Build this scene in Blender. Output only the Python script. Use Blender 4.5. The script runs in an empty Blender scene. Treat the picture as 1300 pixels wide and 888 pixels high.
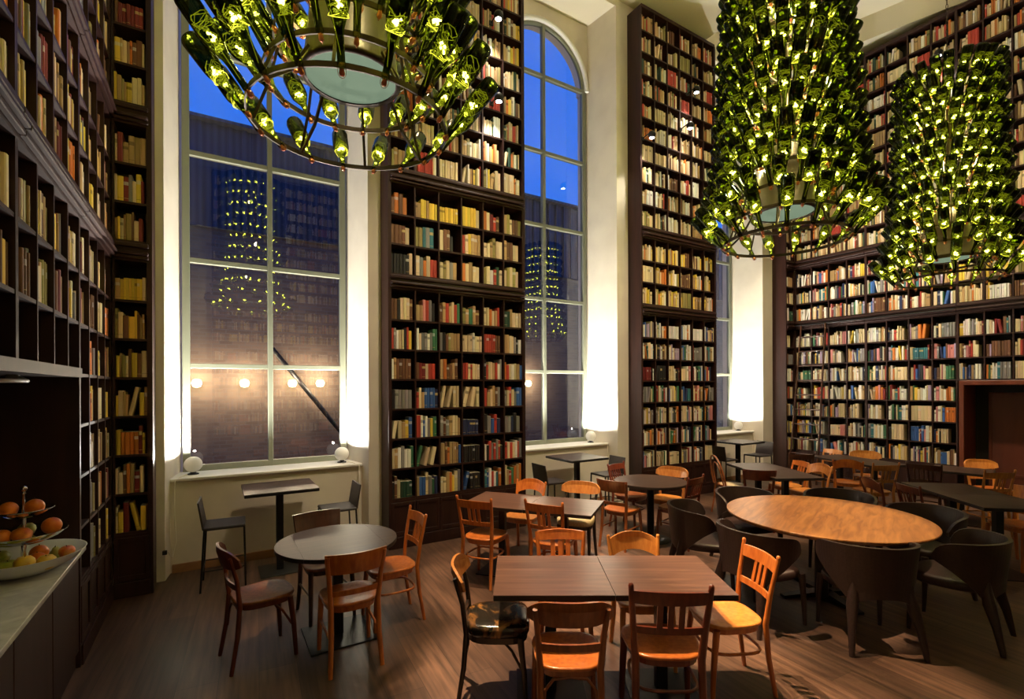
import bpy, math, random
import numpy as np
from math import sin, cos, pi, radians, sqrt, atan2, hypot
from mathutils import Matrix, Vector
rnd = random.Random(7)
scn = bpy.context.scene
COL = scn.collection

# ------------------------------------------------------------------ helpers
def lin(h):
    h = h.lstrip('#'); c = [int(h[i:i+2], 16)/255 for i in (0, 2, 4)]
    return tuple(x/12.92 if x <= .04045 else ((x+.055)/1.055)**2.4 for x in c)

class MB:
    """collects geometry for one mesh"""
    def __init__(s): s.v = []; s.f = []; s.m = []; s.sm = []; s.c = []; s.mi = 0; s.smooth = False; s.col = None
    def add(s, vs, fs, smooth=None):
        n = len(s.v); s.v += [tuple(p) for p in vs]
        for f in fs:
            s.f.append(tuple(i+n for i in f)); s.m.append(s.mi); s.sm.append(s.smooth if smooth is None else smooth)
            if s.col is not None: s.c.append(s.col)
    def box(s, x0, x1, y0, y1, z0, z1, b=0):
        if b <= 0:
            vs = [(x0,y0,z0),(x1,y0,z0),(x1,y1,z0),(x0,y1,z0),(x0,y0,z1),(x1,y0,z1),(x1,y1,z1),(x0,y1,z1)]
            s.add(vs, [(0,3,2,1),(4,5,6,7),(0,1,5,4),(1,2,6,5),(2,3,7,6),(3,0,4,7)], False)
        else:
            b = min(b, (x1-x0)*.45, (y1-y0)*.45, (z1-z0)*.45)
            ol = [(x0,y0+b),(x0+b,y0),(x1-b,y0),(x1,y0+b),(x1,y1-b),(x1-b,y1),(x0+b,y1),(x0,y1-b)]
            cx, cy = (x0+x1)/2, (y0+y1)/2
            def inset(p): return (p[0]+(b if p[0] < cx else -b)*.7, p[1]+(b if p[1] < cy else -b)*.7)
            inn = [inset(p) for p in ol]
            rings = [[(p[0],p[1],z0) for p in inn], [(p[0],p[1],z0+b) for p in ol], [(p[0],p[1],z1-b) for p in ol], [(p[0],p[1],z1) for p in inn]]
            s.rings(rings, closed=True, cap=True, smooth=False)
    def rings(s, R, closed=True, cap=False, smooth=True):
        k = len(R[0]); n = len(R); vs = [p for r in R for p in r]; fs = []
        for i in range(n-1):
            for j in range(k if closed else k-1):
                a = i*k+j; b = i*k+(j+1) % k
                fs.append((a, b, b+k, a+k))
        s.add(vs, fs, smooth)
        if cap:
            s.add(R[0], [tuple(range(k-1, -1, -1))], False); s.add(R[-1], [tuple(range(k))], False)
    def lathe(s, prof, n=16, cx=0, cy=0, cap=False):
        s.rings([[(cx+r*cos(2*pi*j/n), cy+r*sin(2*pi*j/n), z) for j in range(n)] for r, z in prof], True, cap, True)
    def sweep(s, path, r, n=8, closed=False, flat=1.0, sq=False, smooth=True, up=None):
        """tube along path; r number or list; flat = ratio of second half-axis"""
        P = [Vector(p) for p in path]; m = len(P); rr = r if isinstance(r, (list, tuple)) else [r]*m
        R = []; prev = None
        for i in range(m):
            if closed: t = (P[(i+1) % m]-P[i-1]).normalized()
            else: t = (P[min(i+1, m-1)]-P[max(i-1, 0)]).normalized()
            if prev is None:
                a = Vector(up) if up else (Vector((0,0,1)) if abs(t.z) < .9 else Vector((1,0,0)))
                u = (a - t*a.dot(t)).normalized()
            else:
                u = (prev - t*prev.dot(t)).normalized()
            prev = u; w = t.cross(u)
            ring = []
            for j in range(n):
                an = 2*pi*(j+.5)/n; c, d = cos(an), sin(an)
                if sq:
                    q = (abs(c)**5+abs(d)**5)**(-1/5); c *= q; d *= q
                ring.append(tuple(P[i]+u*(c*rr[i])+w*(d*rr[i]*flat)))
            R.append(ring)
        if closed: R.append(R[0])
        s.rings(R, True, not closed, smooth)
    def slab(s, outline, lv, cx=0, cy=0, smooth=False):
        """outline scaled about centre at successive (z, scale)"""
        R = [[(cx+(x-cx)*k, cy+(y-cy)*k, z) for x, y in outline] for z, k in lv]
        s.rings(R, True, True, smooth)
    def panel(s, fn, zl, zh, t, n=14, nz=3):
        """curved board: fn(u,z)->(x,y); zl(u), zh(u) heights; t thickness"""
        A = []; B = []
        for k in range(nz+1):
            ra = []; rb = []
            for i in range(n+1):
                u = i/n; z = zl(u)+(zh(u)-zl(u))*k/nz
                x, y = fn(u, z); x2, y2 = fn(min(u+.01, 1), z); x1, y1 = fn(max(u-.01, 0), z)
                dx, dy = x2-x1, y2-y1; L = hypot(dx, dy) or 1
                nx, ny = -dy/L, dx/L
                ra.append((x+nx*t/2, y+ny*t/2, z)); rb.append((x-nx*t/2, y-ny*t/2, z))
            A.append(ra); B.append(rb)
        R = []
        for i in range(n+1):
            col = [A[k][i] for k in range(nz+1)] + [B[k][i] for k in range(nz, -1, -1)]
            R.append(col)
        s.rings(R, True, True, False)
    def mesh(s, name, mats):
        me = bpy.data.meshes.new(name); me.from_pydata(s.v, [], s.f)
        for m in (mats if isinstance(mats, (list, tuple)) else [mats]): me.materials.append(m)
        me.polygons.foreach_set('material_index', s.m); me.polygons.foreach_set('use_smooth', s.sm)
        if s.c:
            at = me.color_attributes.new('tint', 'FLOAT_COLOR', 'CORNER')
            arr = np.ones((len(me.loops), 4), np.float32); k = 0
            for f, c in zip(s.f, s.c):
                arr[k:k+len(f), :3] = c; k += len(f)
            at.data.foreach_set('color', arr.ravel())
        me.update(); return me
    def obj(s, name, mats, parent=None):
        o = bpy.data.objects.new(name, s.mesh(name, mats)); COL.objects.link(o); o.parent = parent; return o

def tag(o, label=None, cat=None, group=None, kind=None):
    if label: o['label'] = label
    if cat: o['category'] = cat
    if group: o['group'] = group
    if kind: o['kind'] = kind
    return o
def empty(name, loc, rz=0, **k):
    o = bpy.data.objects.new(name, None); COL.objects.link(o); o.location = loc; o.rotation_euler = (0, 0, rz)
    o.empty_display_size = .1
    return tag(o, k.get('label'), k.get('cat'), k.get('group'), k.get('kind'))
def linkobj(name, me, parent=None, loc=(0,0,0), rot=None, mat=None):
    o = bpy.data.objects.new(name, me); COL.objects.link(o); o.parent = parent; o.location = loc
    if rot is not None: o.rotation_euler = rot
    if mat is not None:
        o.material_slots[0].link = 'OBJECT'; o.material_slots[0].material = mat
    return o
def struct(o): o['kind'] = 'structure'; return o

# ------------------------------------------------------------------ materials
def mat_new(name):
    m = bpy.data.materials.new(name); m.use_nodes = True; nt = m.node_tree
    return m, nt, nt.nodes['Principled BSDF']
def noise_mix(nt, c1, c2, scale=(4,4,4), detail=4, coord='Object', lo=.35, hi=.65, dist=0):
    tc = nt.nodes.new('ShaderNodeTexCoord'); mp = nt.nodes.new('ShaderNodeMapping'); mp.inputs['Scale'].default_value = scale
    nz = nt.nodes.new('ShaderNodeTexNoise'); nz.inputs['Scale'].default_value = 1; nz.inputs['Detail'].default_value = detail
    nz.inputs['Distortion'].default_value = dist
    cr = nt.nodes.new('ShaderNodeValToRGB'); cr.color_ramp.elements[0].position = lo; cr.color_ramp.elements[1].position = hi
    cr.color_ramp.elements[0].color = (*c1, 1); cr.color_ramp.elements[1].color = (*c2, 1)
    nt.links.new(tc.outputs[coord], mp.inputs['Vector']); nt.links.new(mp.outputs[0], nz.inputs['Vector']); nt.links.new(nz.outputs['Fac'], cr.inputs[0])
    return cr, nz, mp
def simple(name, c, rough=.5, metal=0, c2=None, scale=(6,6,6), spec=.5, coat=0, bump=0, coord='Object', dist=0):
    m, nt, b = mat_new(name); c = lin(c) if isinstance(c, str) else c
    b.inputs['Base Color'].default_value = (*c, 1); b.inputs['Roughness'].default_value = rough; b.inputs['Metallic'].default_value = metal
    b.inputs['Specular IOR Level'].default_value = spec; b.inputs['Coat Weight'].default_value = coat; b.inputs['Coat Roughness'].default_value = .15
    if c2 is not None:
        c2 = lin(c2) if isinstance(c2, str) else c2
        cr, nz, mp = noise_mix(nt, c, c2, scale, coord=coord, dist=dist); nt.links.new(cr.outputs[0], b.inputs['Base Color'])
        if bump:
            bp = nt.nodes.new('ShaderNodeBump'); bp.inputs['Strength'].default_value = bump; bp.inputs['Distance'].default_value = .002
            nt.links.new(nz.outputs['Fac'], bp.inputs['Height']); nt.links.new(bp.outputs[0], b.inputs['Normal'])
    return m
def emis(name, c, s, base=None):
    m, nt, b = mat_new(name); b.inputs['Base Color'].default_value = (*(base or c), 1)
    b.inputs['Emission Color'].default_value = (*c, 1); b.inputs['Emission Strength'].default_value = s
    return m

M = {}
M['case'] = simple('dark_bookcase_wood', (.020,.0062,.0046), .52, c2=(.034,.0105,.0072), scale=(14,14,1.2), spec=.32, bump=.2)
M['caseback'] = simple('bookcase_back_wood', (.006,.0035,.003), .7)
M['door_wood'] = simple('red_brown_door_wood', (.17,.040,.017), .4, c2=(.12,.028,.012), scale=(6,6,.8), spec=.4)
M['door_panel'] = simple('door_panel_wood', (.11,.026,.012), .5, c2=(.08,.019,.009), scale=(5,5,.6), spec=.3)
WOODS = {
 'orange': ((.50,.145,.025), (.36,.085,.014)), 'amber': ((.62,.25,.05), (.50,.17,.03)), 'brown': ((.26,.075,.020), (.17,.045,.012)),
 'red': ((.16,.030,.012), (.10,.018,.008)), 'dark': ((.060,.020,.010), (.035,.012,.007)), 'black': ((.018,.012,.008), (.010,.007,.005)),
 'honey': ((.45,.18,.045), (.33,.11,.025))}
for k, (a, b_) in WOODS.items():
    M['w_'+k] = simple(k+'_chair_wood', a, .30, c2=b_, scale=(38,38,5), coat=.5, spec=.5)
M['table'] = simple('brown_table_laminate', (.125,.062,.042), .30, c2=(.066,.032,.023), scale=(2.2,42,6), spec=.5, dist=.3)
M['table_dark'] = simple('dark_table_laminate', (.050,.029,.022), .42, c2=(.030,.017,.014), scale=(2.2,36,6), spec=.3)
M['table_edge'] = simple('black_table_edge', (.012,.008,.007), .45)
M['walnut'] = simple('walnut_table_veneer', (.40,.17,.045), .33, c2=(.22,.080,.022), scale=(3,22,6), coat=.15, dist=.8)
M['iron'] = simple('black_powder_steel', (.012,.012,.013), .42, .4)
M['bronze'] = simple('dark_bronze_iron', (.045,.028,.022), .42, .7)
M['leather'] = simple('dark_brown_leather', (.034,.017,.013), .42, c2=(.024,.012,.010), scale=(60,60,60), spec=.5, bump=.25)
M['stool'] = simple('dark_stool_leather', (.024,.014,.012), .55, c2=(.016,.010,.009), scale=(50,50,50))
M['worn'] = simple('worn_black_vinyl', (.012,.010,.008), .18, c2=(.30,.13,.035), scale=(4,6,6), spec=.6, dist=1.2)
M['worn'].node_tree.nodes['Color Ramp'].color_ramp.elements[0].position = .52; M['worn'].node_tree.nodes['Color Ramp'].color_ramp.elements[1].position = .66
M['cream_seat'] = simple('pale_cane_seat', (.62,.50,.30), .55, c2=(.50,.38,.20), scale=(80,80,80))
M['plaster'] = simple('cream_plaster', (.76,.69,.57), .75, c2=(.68,.61,.50), scale=(2.2,2.2,2.2), bump=.3)
M['ceil'] = simple('cream_ceiling_paint', (.70,.64,.50), .8)
M['white'] = simple('white_paint', (.82,.80,.74), .5)
M['winframe'] = simple('grey_green_window_metal', (.19,.20,.145), .5, .1)
M['base'] = simple('warm_wood_baseboard', (.34,.17,.07), .5, c2=(.25,.12,.05), scale=(3,30,10))
M['marble'] = simple('pale_marble', (.62,.60,.57), .18, c2=(.48,.46,.44), scale=(5,5,5), dist=2)
M['chrome'] = simple('polished_chrome', (.75,.75,.75), .10, 1.0)
M['ballwhite'] = simple('white_globe_shell', (.85,.84,.80), .35)
M['cord'] = simple('white_cord', (.75,.70,.58), .5)
M['porcelain'] = simple('white_porcelain', (.80,.80,.82), .15)
M['disc'] = None
M['copper'] = simple('copper_bead', (.55,.18,.10), .25, .6)
M['wire'] = simple('copper_wire', (.30,.26,.06), .3, .8)

# books: one cover material, tint per book
def book_mat():
    m, nt, b = mat_new('book_cover'); b.inputs['Roughness'].default_value = .55
    at = nt.nodes.new('ShaderNodeAttribute'); at.attribute_name = 'tint'
    nt.links.new(at.outputs['Color'], b.inputs['Base Color']); return m
M['book'] = book_mat()

# floor: planks
def floor_mat():
    m, nt, b = mat_new('dark_plank_floor')
    tc = nt.nodes.new('ShaderNodeTexCoord'); mp = nt.nodes.new('ShaderNodeMapping'); mp.inputs['Rotation'].default_value = (0, 0, radians(-86))
    nt.links.new(tc.outputs['Object'], mp.inputs['Vector'])
    br = nt.nodes.new('ShaderNodeTexBrick'); br.inputs['Scale'].default_value = 1; br.inputs['Brick Width'].default_value = 1.9; br.inputs['Row Height'].default_value = .24
    br.inputs['Mortar Size'].default_value = .0018; br.offset = .37
    br.inputs['Color1'].default_value = (.100,.051,.031,1); br.inputs['Color2'].default_value = (.050,.025,.016,1); br.inputs['Mortar'].default_value = (.022,.012,.008,1)
    nt.links.new(mp.outputs[0], br.inputs['Vector'])
    mp2 = nt.nodes.new('ShaderNodeMapping'); mp2.inputs['Scale'].default_value = (1.6, 24, 1); nt.links.new(mp.outputs[0], mp2.inputs['Vector'])
    nz = nt.nodes.new('ShaderNodeTexNoise'); nz.inputs['Scale'].default_value = 1; nz.inputs['Detail'].default_value = 6; nt.links.new(mp2.outputs[0], nz.inputs['Vector'])
    nz2 = nt.nodes.new('ShaderNodeTexNoise'); nz2.inputs['Scale'].default_value = 1.3; nz2.inputs['Detail'].default_value = 5; nt.links.new(tc.outputs['Object'], nz2.inputs['Vector'])
    r1 = nt.nodes.new('ShaderNodeMapRange'); r1.inputs['From Min'].default_value = .3; r1.inputs['From Max'].default_value = .7; r1.inputs['To Min'].default_value = .45; r1.inputs['To Max'].default_value = 1.55
    r2 = nt.nodes.new('ShaderNodeMapRange'); r2.inputs['From Min'].default_value = .3; r2.inputs['From Max'].default_value = .7; r2.inputs['To Min'].default_value = .60; r2.inputs['To Max'].default_value = 1.45
    nt.links.new(nz.outputs['Fac'], r1.inputs[0]); nt.links.new(nz2.outputs['Fac'], r2.inputs[0])
    mu = nt.nodes.new('ShaderNodeMath'); mu.operation = 'MULTIPLY'; nt.links.new(r1.outputs[0], mu.inputs[0]); nt.links.new(r2.outputs[0], mu.inputs[1])
    mx = nt.nodes.new('ShaderNodeVectorMath'); mx.operation = 'SCALE'; nt.links.new(br.outputs['Color'], mx.inputs[0]); nt.links.new(mu.outputs[0], mx.inputs['Scale'])
    nt.links.new(mx.outputs[0], b.inputs['Base Color'])
    r3 = nt.nodes.new('ShaderNodeMapRange'); r3.inputs['To Min'].default_value = .25; r3.inputs['To Max'].default_value = .62; nt.links.new(nz2.outputs['Fac'], r3.inputs[0]); nt.links.new(r3.outputs[0], b.inputs['Roughness'])
    bp = nt.nodes.new('ShaderNodeBump'); bp.inputs['Strength'].default_value = .25; bp.inputs['Distance'].default_value = .004; nt.links.new(nz.outputs['Fac'], bp.inputs['Height']); nt.links.new(bp.outputs[0], b.inputs['Normal'])
    return m
M['floor'] = floor_mat()
def brick_mat():
    m, nt, b = mat_new('painted_courtyard_brick'); b.inputs['Roughness'].default_value = .8
    tc = nt.nodes.new('ShaderNodeTexCoord'); mp = nt.nodes.new('ShaderNodeMapping'); mp.inputs['Rotation'].default_value = (radians(90), 0, 0)
    nt.links.new(tc.outputs['Object'], mp.inputs['Vector'])
    br = nt.nodes.new('ShaderNodeTexBrick'); br.inputs['Scale'].default_value = 1; br.inputs['Brick Width'].default_value = .26; br.inputs['Row Height'].default_value = .085; br.inputs['Mortar Size'].default_value = .010
    br.inputs['Color1'].default_value = (.16,.105,.070,1); br.inputs['Color2'].default_value = (.105,.068,.046,1); br.inputs['Mortar'].default_value = (.13,.105,.085,1)
    nt.links.new(mp.outputs[0], br.inputs['Vector']); nt.links.new(br.outputs['Color'], b.inputs['Base Color']); return m
M['brick'] = brick_mat()
def corrugated():
    m, nt, b = mat_new('dark_corrugated_cladding'); b.inputs['Roughness'].default_value = .5
    tc = nt.nodes.new('ShaderNodeTexCoord'); w = nt.nodes.new('ShaderNodeTexWave'); w.inputs['Scale'].default_value = 2.2; w.inputs['Distortion'].default_value = .3
    cr = nt.nodes.new('ShaderNodeValToRGB'); cr.color_ramp.elements[0].color = (.020,.024,.04,1); cr.color_ramp.elements[1].color = (.05,.06,.085,1)
    nt.links.new(tc.outputs['Object'], w.inputs['Vector']); nt.links.new(w.outputs['Fac'], cr.inputs[0]); nt.links.new(cr.outputs[0], b.inputs['Base Color']); return m
M['corr'] = corrugated()
def glass_pane():
    m = bpy.data.materials.new('window_glass'); m.use_nodes = True; nt = m.node_tree; nt.nodes.clear()
    out = nt.nodes.new('ShaderNodeOutputMaterial'); mix = nt.nodes.new('ShaderNodeMixShader'); fr = nt.nodes.new('ShaderNodeFresnel'); fr.inputs['IOR'].default_value = 2.1
    tr = nt.nodes.new('ShaderNodeBsdfTransparent'); tr.inputs[0].default_value = (.88,.92,.95,1); gl = nt.nodes.new('ShaderNodeBsdfGlossy'); gl.inputs['Roughness'].default_value = .01
    nt.links.new(fr.outputs[0], mix.inputs[0]); nt.links.new(tr.outputs[0], mix.inputs[1]); nt.links.new(gl.outputs[0], mix.inputs[2]); nt.links.new(mix.outputs[0], out.inputs[0]); return m
M['pane'] = glass_pane()
def bottle_glass():
    m = bpy.data.materials.new('dark_green_bottle_glass'); m.use_nodes = True; nt = m.node_tree; nt.nodes.clear()
    out = nt.nodes.new('ShaderNodeOutputMaterial'); mix = nt.nodes.new('ShaderNodeMixShader'); fr = nt.nodes.new('ShaderNodeLayerWeight'); fr.inputs['Blend'].default_value = .30
    tr = nt.nodes.new('ShaderNodeBsdfTransparent'); tr.inputs[0].default_value = (.125,.15,.045,1); gl = nt.nodes.new('ShaderNodeBsdfGlossy'); gl.inputs['Roughness'].default_value = .08
    gl.inputs['Color'].default_value = (.45,.48,.40,1)
    nt.links.new(fr.outputs['Fresnel'], mix.inputs[0]); nt.links.new(tr.outputs[0], mix.inputs[1]); nt.links.new(gl.outputs[0], mix.inputs[2]); nt.links.new(mix.outputs[0], out.inputs[0]); return m
M['bottle'] = bottle_glass()
M['led'] = emis('fairy_light_led', (1.0,.90,.20), 230)
M['glowwire'] = emis('lit_fairy_wire', (.90,.84,.05), 2.0, (.05,.045,.01))
M['disc'] = emis('frosted_lamp_glass', (.40,.56,.38), .42, (.06,.08,.06))
for n_ in ('disc',): M[n_].node_tree.nodes['Principled BSDF'].inputs['Roughness'].default_value = .9; M[n_].node_tree.nodes['Principled BSDF'].inputs['Specular IOR Level'].default_value = .05
M['lens'] = emis('spotlight_lens', (1,.95,.85), 30)
M['sconce'] = emis('wall_lamp_glow', (1,.80,.42), 30)

# ------------------------------------------------------------------ room geometry (metres)
FACE = 5.79; PIER = 6.08; GLASS = 6.75
WC = [.61, 4.77, 8.95]; HW = .877
LW, RW = -.799, 10.685
ZL = [.609+.364*k for k in range(7)]; ZLT = 3.158
ZM = [3.354+.3633*k for k in range(3)]; ZMT = 4.444
ZU = [4.651+.363*k for k in range(10)]; ZUT = 8.27
CEIL = 8.5

# camera (level tilt-shift lens)
H = 1.95; YAW = radians(31.465); ROLL = radians(-.2334); FPX = 620.5
Fv = Vector((sin(YAW), cos(YAW), 0)); R0 = Vector((cos(YAW), -sin(YAW), 0)); U0 = Vector((0, 0, 1))
Rv = R0*cos(ROLL)+U0*sin(ROLL); Uv = U0*cos(ROLL)-R0*sin(ROLL)
cam = bpy.data.cameras.new('camera'); co = bpy.data.objects.new('camera', cam); COL.objects.link(co)
mw = Matrix.Identity(4)
for i in range(3): mw[i][0] = Rv[i]; mw[i][1] = Uv[i]; mw[i][2] = -Fv[i]
mw[2][3] = H; co.matrix_world = mw
cam.sensor_width = 36; cam.lens = FPX/1300*36; cam.shift_y = (492.68-444)/1300; cam.clip_start = .05; cam.clip_end = 200
scn.camera = co
def proj(p):
    d = Vector(p)-Vector((0, 0, H)); z = d.dot(Fv)
    if z <= .1: return None
    return 650+FPX*d.dot(Rv)/z, 492.68-FPX*d.dot(Uv)/z, z

# floor, ceiling, walls
b = MB(); b.box(-1.6, 11.9, -3.4, 7.0, -.12, 0); struct(b.obj('floor', M['floor']))
b = MB(); b.box(-1.6, 7.95, -3.4, 6.1, CEIL, CEIL+.7)
tri = [(10.05,6.1),(11.9,6.1),(11.9,-.2)]
b.add([(x,y,CEIL) for x,y in tri]+[(x,y,CEIL+.6) for x,y in tri], [(2,1,0),(3,4,5),(0,1,4,3),(1,2,5,4),(2,0,3,5)], False)
b.box(7.95, 11.9, -3.4, 6.1, CEIL+.45, CEIL+.7)
b.box(-1.6, 11.9, 6.1, 7.05, 8.385, CEIL+.7)
struct(b.obj('ceiling', M['ceil']))
b = MB(); b.box(-1.75, -1.36, -3.4, 7.0, 0, CEIL+.6); struct(b.obj('wall_left', M['plaster']))
b = MB(); b.box(11.36, 11.9, -3.4, 7.0, 0, CEIL+.6); struct(b.obj('wall_right', M['plaster']))
b = MB(); b.box(-1.75, 11.9, -3.6, -3.4, 0, CEIL+.6); struct(b.obj('wall_back', M['plaster']))
# window wall: piers, knee walls, spandrels over the arches
b = MB()
def prism(poly, z0, z1):
    n = len(poly)
    b.add([(x,y,z0) for x,y in poly]+[(x,y,z1) for x,y in poly], [tuple(range(n-1,-1,-1)), tuple(range(n,2*n))]+[(i,(i+1)%n,(i+1)%n+n,i+n) for i in range(n)], False)
OR, IR, YB = 1.03, .905, 6.95
prism([(-1.36,PIER),(WC[0]-OR,PIER),(WC[0]-IR,YB),(-1.36,YB)], 0, 8.4)
for i in (0, 1): prism([(WC[i]+OR,PIER),(WC[i+1]-OR,PIER),(WC[i+1]-IR,YB),(WC[i]+IR,YB)], 0, 8.4)
prism([(WC[2]+OR,PIER),(11.4,PIER),(11.4,YB),(WC[2]+IR,YB)], 0, 8.4)
ZS = 1.0; SPR = 7.20
for c in WC:
    b.box(c-1.02, c+1.02, 6.30, YB, 0, ZS-.03)
    N = 24; y0, y1 = GLASS+.0, YB   # spandrel with round opening
    arc = [(c+HW*cos(pi-pi*i/N), SPR+HW*sin(pi-pi*i/N)) for i in range(N+1)]
    for yy, fl in ((GLASS-.03, 1), (YB, 0)):
        vs = [(x,yy,z) for x,z in arc]+[(x,yy,8.4) for x,z in arc]
        b.add(vs, [(i,i+1,i+N+2,i+N+1) if fl else (i+1,i,i+N+1,i+N+2) for i in range(N)], False)
        b.add([(c-1,yy,SPR),(arc[0][0],yy,SPR),(arc[0][0],yy,8.4),(c-1,yy,8.4)], [(0,1,2,3)], False)
        b.add([(c+1,yy,SPR),(arc[-1][0],yy,SPR),(arc[-1][0],yy,8.4),(c+1,yy,8.4)], [(3,2,1,0)], False)
    b.add([(x,GLASS-.03,z) for x,z in arc]+[(x,YB,z) for x,z in arc], [(i,i+N+1,i+N+2,i+1) for i in range(N)], True)
struct(b.obj('wall_front', M['plaster']))
# white arch moulding, sills, baseboards
for i, c in enumerate(WC):
    b = MB(); N = 28
    path = [(c+(HW+.035)*cos(pi-pi*k/N), GLASS-.05, SPR+(HW+.035)*sin(pi-pi*k/N)) for k in range(N+1)]
    b.sweep(path, .035, 6, sq=True); struct(b.obj('trim_%d' % (i+1), M['white']))
    b = MB(); b.box(c-1.0, c+1.0, 6.26, 6.74, ZS-.03, ZS, .006); struct(b.obj('trim_%d' % (i+4), M['white']))
    b = MB(); b.box(c-.985, c+.985, 6.278, 6.30, 0, .09, .004); struct(b.obj('baseboard_%s' % ('near', 'middle', 'far')[i], M['base']))
# windows: frame + one pane sheet each
ZB = [2.22, 3.44, 4.68, 5.92, 7.20]
for i, c in enumerate(WC):
    w = MB(); t = .028
    def bar(x0, x1, z0, z1, y0=GLASS-.03, y1=GLASS+.05):
        k = .004 if (x1-x0) > (z1-z0) else 0; w.box(x0, x1, y0+k, y1-k, z0, z1, .004)
    bar(c-HW-.03, c-HW+.045, ZS, SPR+.02); bar(c+HW-.045, c+HW+.03, ZS, SPR+.02); bar(c-HW, c+HW, ZS, ZS+.07)
    bar(c-t, c+t, ZS, SPR+HW-.02)
    for z in ZB: bar(c-HW, c+HW, z-t, z+t)
    N = 28
    w.sweep([(c+(HW-.015)*cos(pi-pi*k/N), GLASS+.01, SPR+(HW-.015)*sin(pi-pi*k/N)) for k in range(N+1)], .038, 6, sq=True)
    wo = struct(w.obj('window_%d' % (i+1), M['winframe']))
    p = MB(); pts = [(c-HW, ZS+.02), (c+HW, ZS+.02)]+[(c+HW*cos(pi*k/N), SPR+HW*sin(pi*k/N)) for k in range(N+1)]
    p.add([(x, GLASS+.01, z) for x, z in pts], [tuple(range(len(pts)))], False)
    p.obj('glass_pane', M['pane'], wo)
# outside: courtyard wall with lamps, pavement
b = MB(); b.box(-12, 30, 13, 13.4, -.5, 5.6); struct(b.obj('exterior_wall', M['brick']))
b = MB(); b.box(-12, 30, 12.92, 13.4, 5.6, 7.95)
for k in range(140): b.box(-12+.3*k, -11.9+.3*k, 12.86, 12.92, 5.6, 7.95)
b.box(-12, 30, 12.7, 13.4, 7.93, 8.0); struct(b.obj('exterior_cladding', M['corr']))
b = MB(); b.box(-12, 30, 7.0, 13.0, -.6, -.1); struct(b.obj('exterior_pavement', simple('courtyard_paving', (.05,.05,.055), .6)))
b = MB(); b.sweep([(1.2,12.8,2.9),(3.4,12.8,0)], .05, 6, sq=True); tag(b.obj('handrail', M['iron']), 'slanting dark rail on the courtyard wall outside', 'handrail')
for x, lb in ((-.304,'first'), (.624,'second'), (1.638,'third'), (2.274,'fourth'), (8.46,'lone far')):
    e = empty('wall_lamp', (x, 12.98, 2.08), label='%s glowing lamp on the brick wall outside the %s window' % (lb, 'middle' if x > 5 else 'near'), cat='lamp', group='courtyard wall lamps')
    b = MB(); b.lathe([(0,-.09),(.07,-.075),(.10,0),(.07,.075),(0,.09)], 14, 0, -.14); b.obj('lamp_globe', M['sconce'], e)
    b = MB(); b.lathe([(.06,-.02),(.06,.02)], 10, 0, -.02, True); b.box(-.03,.03,-.08,0,-.03,.03,.004); b.obj('bracket', M['iron'], e)

# ------------------------------------------------------------------ bookcases and books
PAL = {'cream':(.66,.53,.32),'white':(.78,.74,.66),'tan':(.42,.27,.12),'brown':(.15,.065,.03),'red':(.42,.045,.028),'darkred':(.17,.014,.014),
 'blue':(.035,.11,.34),'navy':(.014,.022,.075),'teal':(.03,.15,.18),'green':(.04,.15,.07),'darkgreen':(.016,.055,.032),'black':(.012,.011,.012),
 'grey':(.22,.21,.20),'orange':(.58,.17,.03),'yellow':(.70,.50,.06),'olive':(.27,.23,.07),'pink':(.58,.22,.22),'lilac':(.36,.27,.40)}
MIX = {  # upper and left mixes take the yellow light into the book colours
 'warm':'cream cream cream tan tan cream brown orange red olive cream white tan cream yellow tan white darkgreen'.split(),
 'yellow':'cream yellow cream tan yellow olive cream cream tan brown orange cream white'.split(),
 'right':'cream white cream white tan red grey white cream blue cream black orange green white brown tan navy white pink teal cream yellow cream darkred cream lilac grey white cream'.split(),
 'righthigh':'cream tan cream tan brown red orange cream olive cream white tan cream white cream tan darkgreen'.split(),
 'left':'tan cream yellow brown yellow cream tan olive tan cream grey brown darkred orange yellow tan'.split(),
 'mixed':'white cream grey blue red cream black tan navy white green orange cream teal brown'.split()}
C2 = {  # rows counted from the bottom; colours read off the shelves
 6:['brown brown black cream cream cream brown','tan tan pink red grey black yellow','brown tan red tan cream red green','olive tan green tan brown tan','cream cream orange cream tan red brown','darkgreen darkgreen tan cream cream cream'],
 5:['red grey white cream cream black red yellow white','white cream grey grey white grey green green','grey black brown olive tan tan tan','cream cream cream cream white cream cream cream','red red red red red brown brown grey','tan tan cream cream grey black white'],
 4:['white tan brown brown brown brown brown brown','brown darkred darkred cream red red navy','tan orange brown brown tan brown brown','red red cream red cream cream cream cream','black red cream cream tan red white grey','orange red cream white cream tan blue'],
 3:['black grey grey grey grey grey grey','red cream tan blue blue blue blue navy','/cream /cream cream cream cream cream grey','/cream /cream /cream cream cream cream','red tan cream tan brown grey cream','grey cream red cream grey blue blue'],
 2:['/cream cream tan yellow blue black','red red white blue white grey yellow green green','grey brown grey tan cream cream tan','navy navy navy navy navy navy navy','black grey blue red navy grey','grey grey navy black grey orange'],
 1:['cream tan white grey white white green','/green /cream /cream cream grey tan white','tan tan brown orange tan tan tan tan blue','black black black black black black black black','white black red grey red grey red black','red cream red cream white red grey'],
 0:['black brown cream darkgreen darkgreen darkgreen darkgreen darkgreen','tan blue blue cream grey green navy','cream cream tan orange yellow cream grey','/blue black black black black black grey','teal blue white red white teal orange brown','cream tan red green orange tan orange']}
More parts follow.
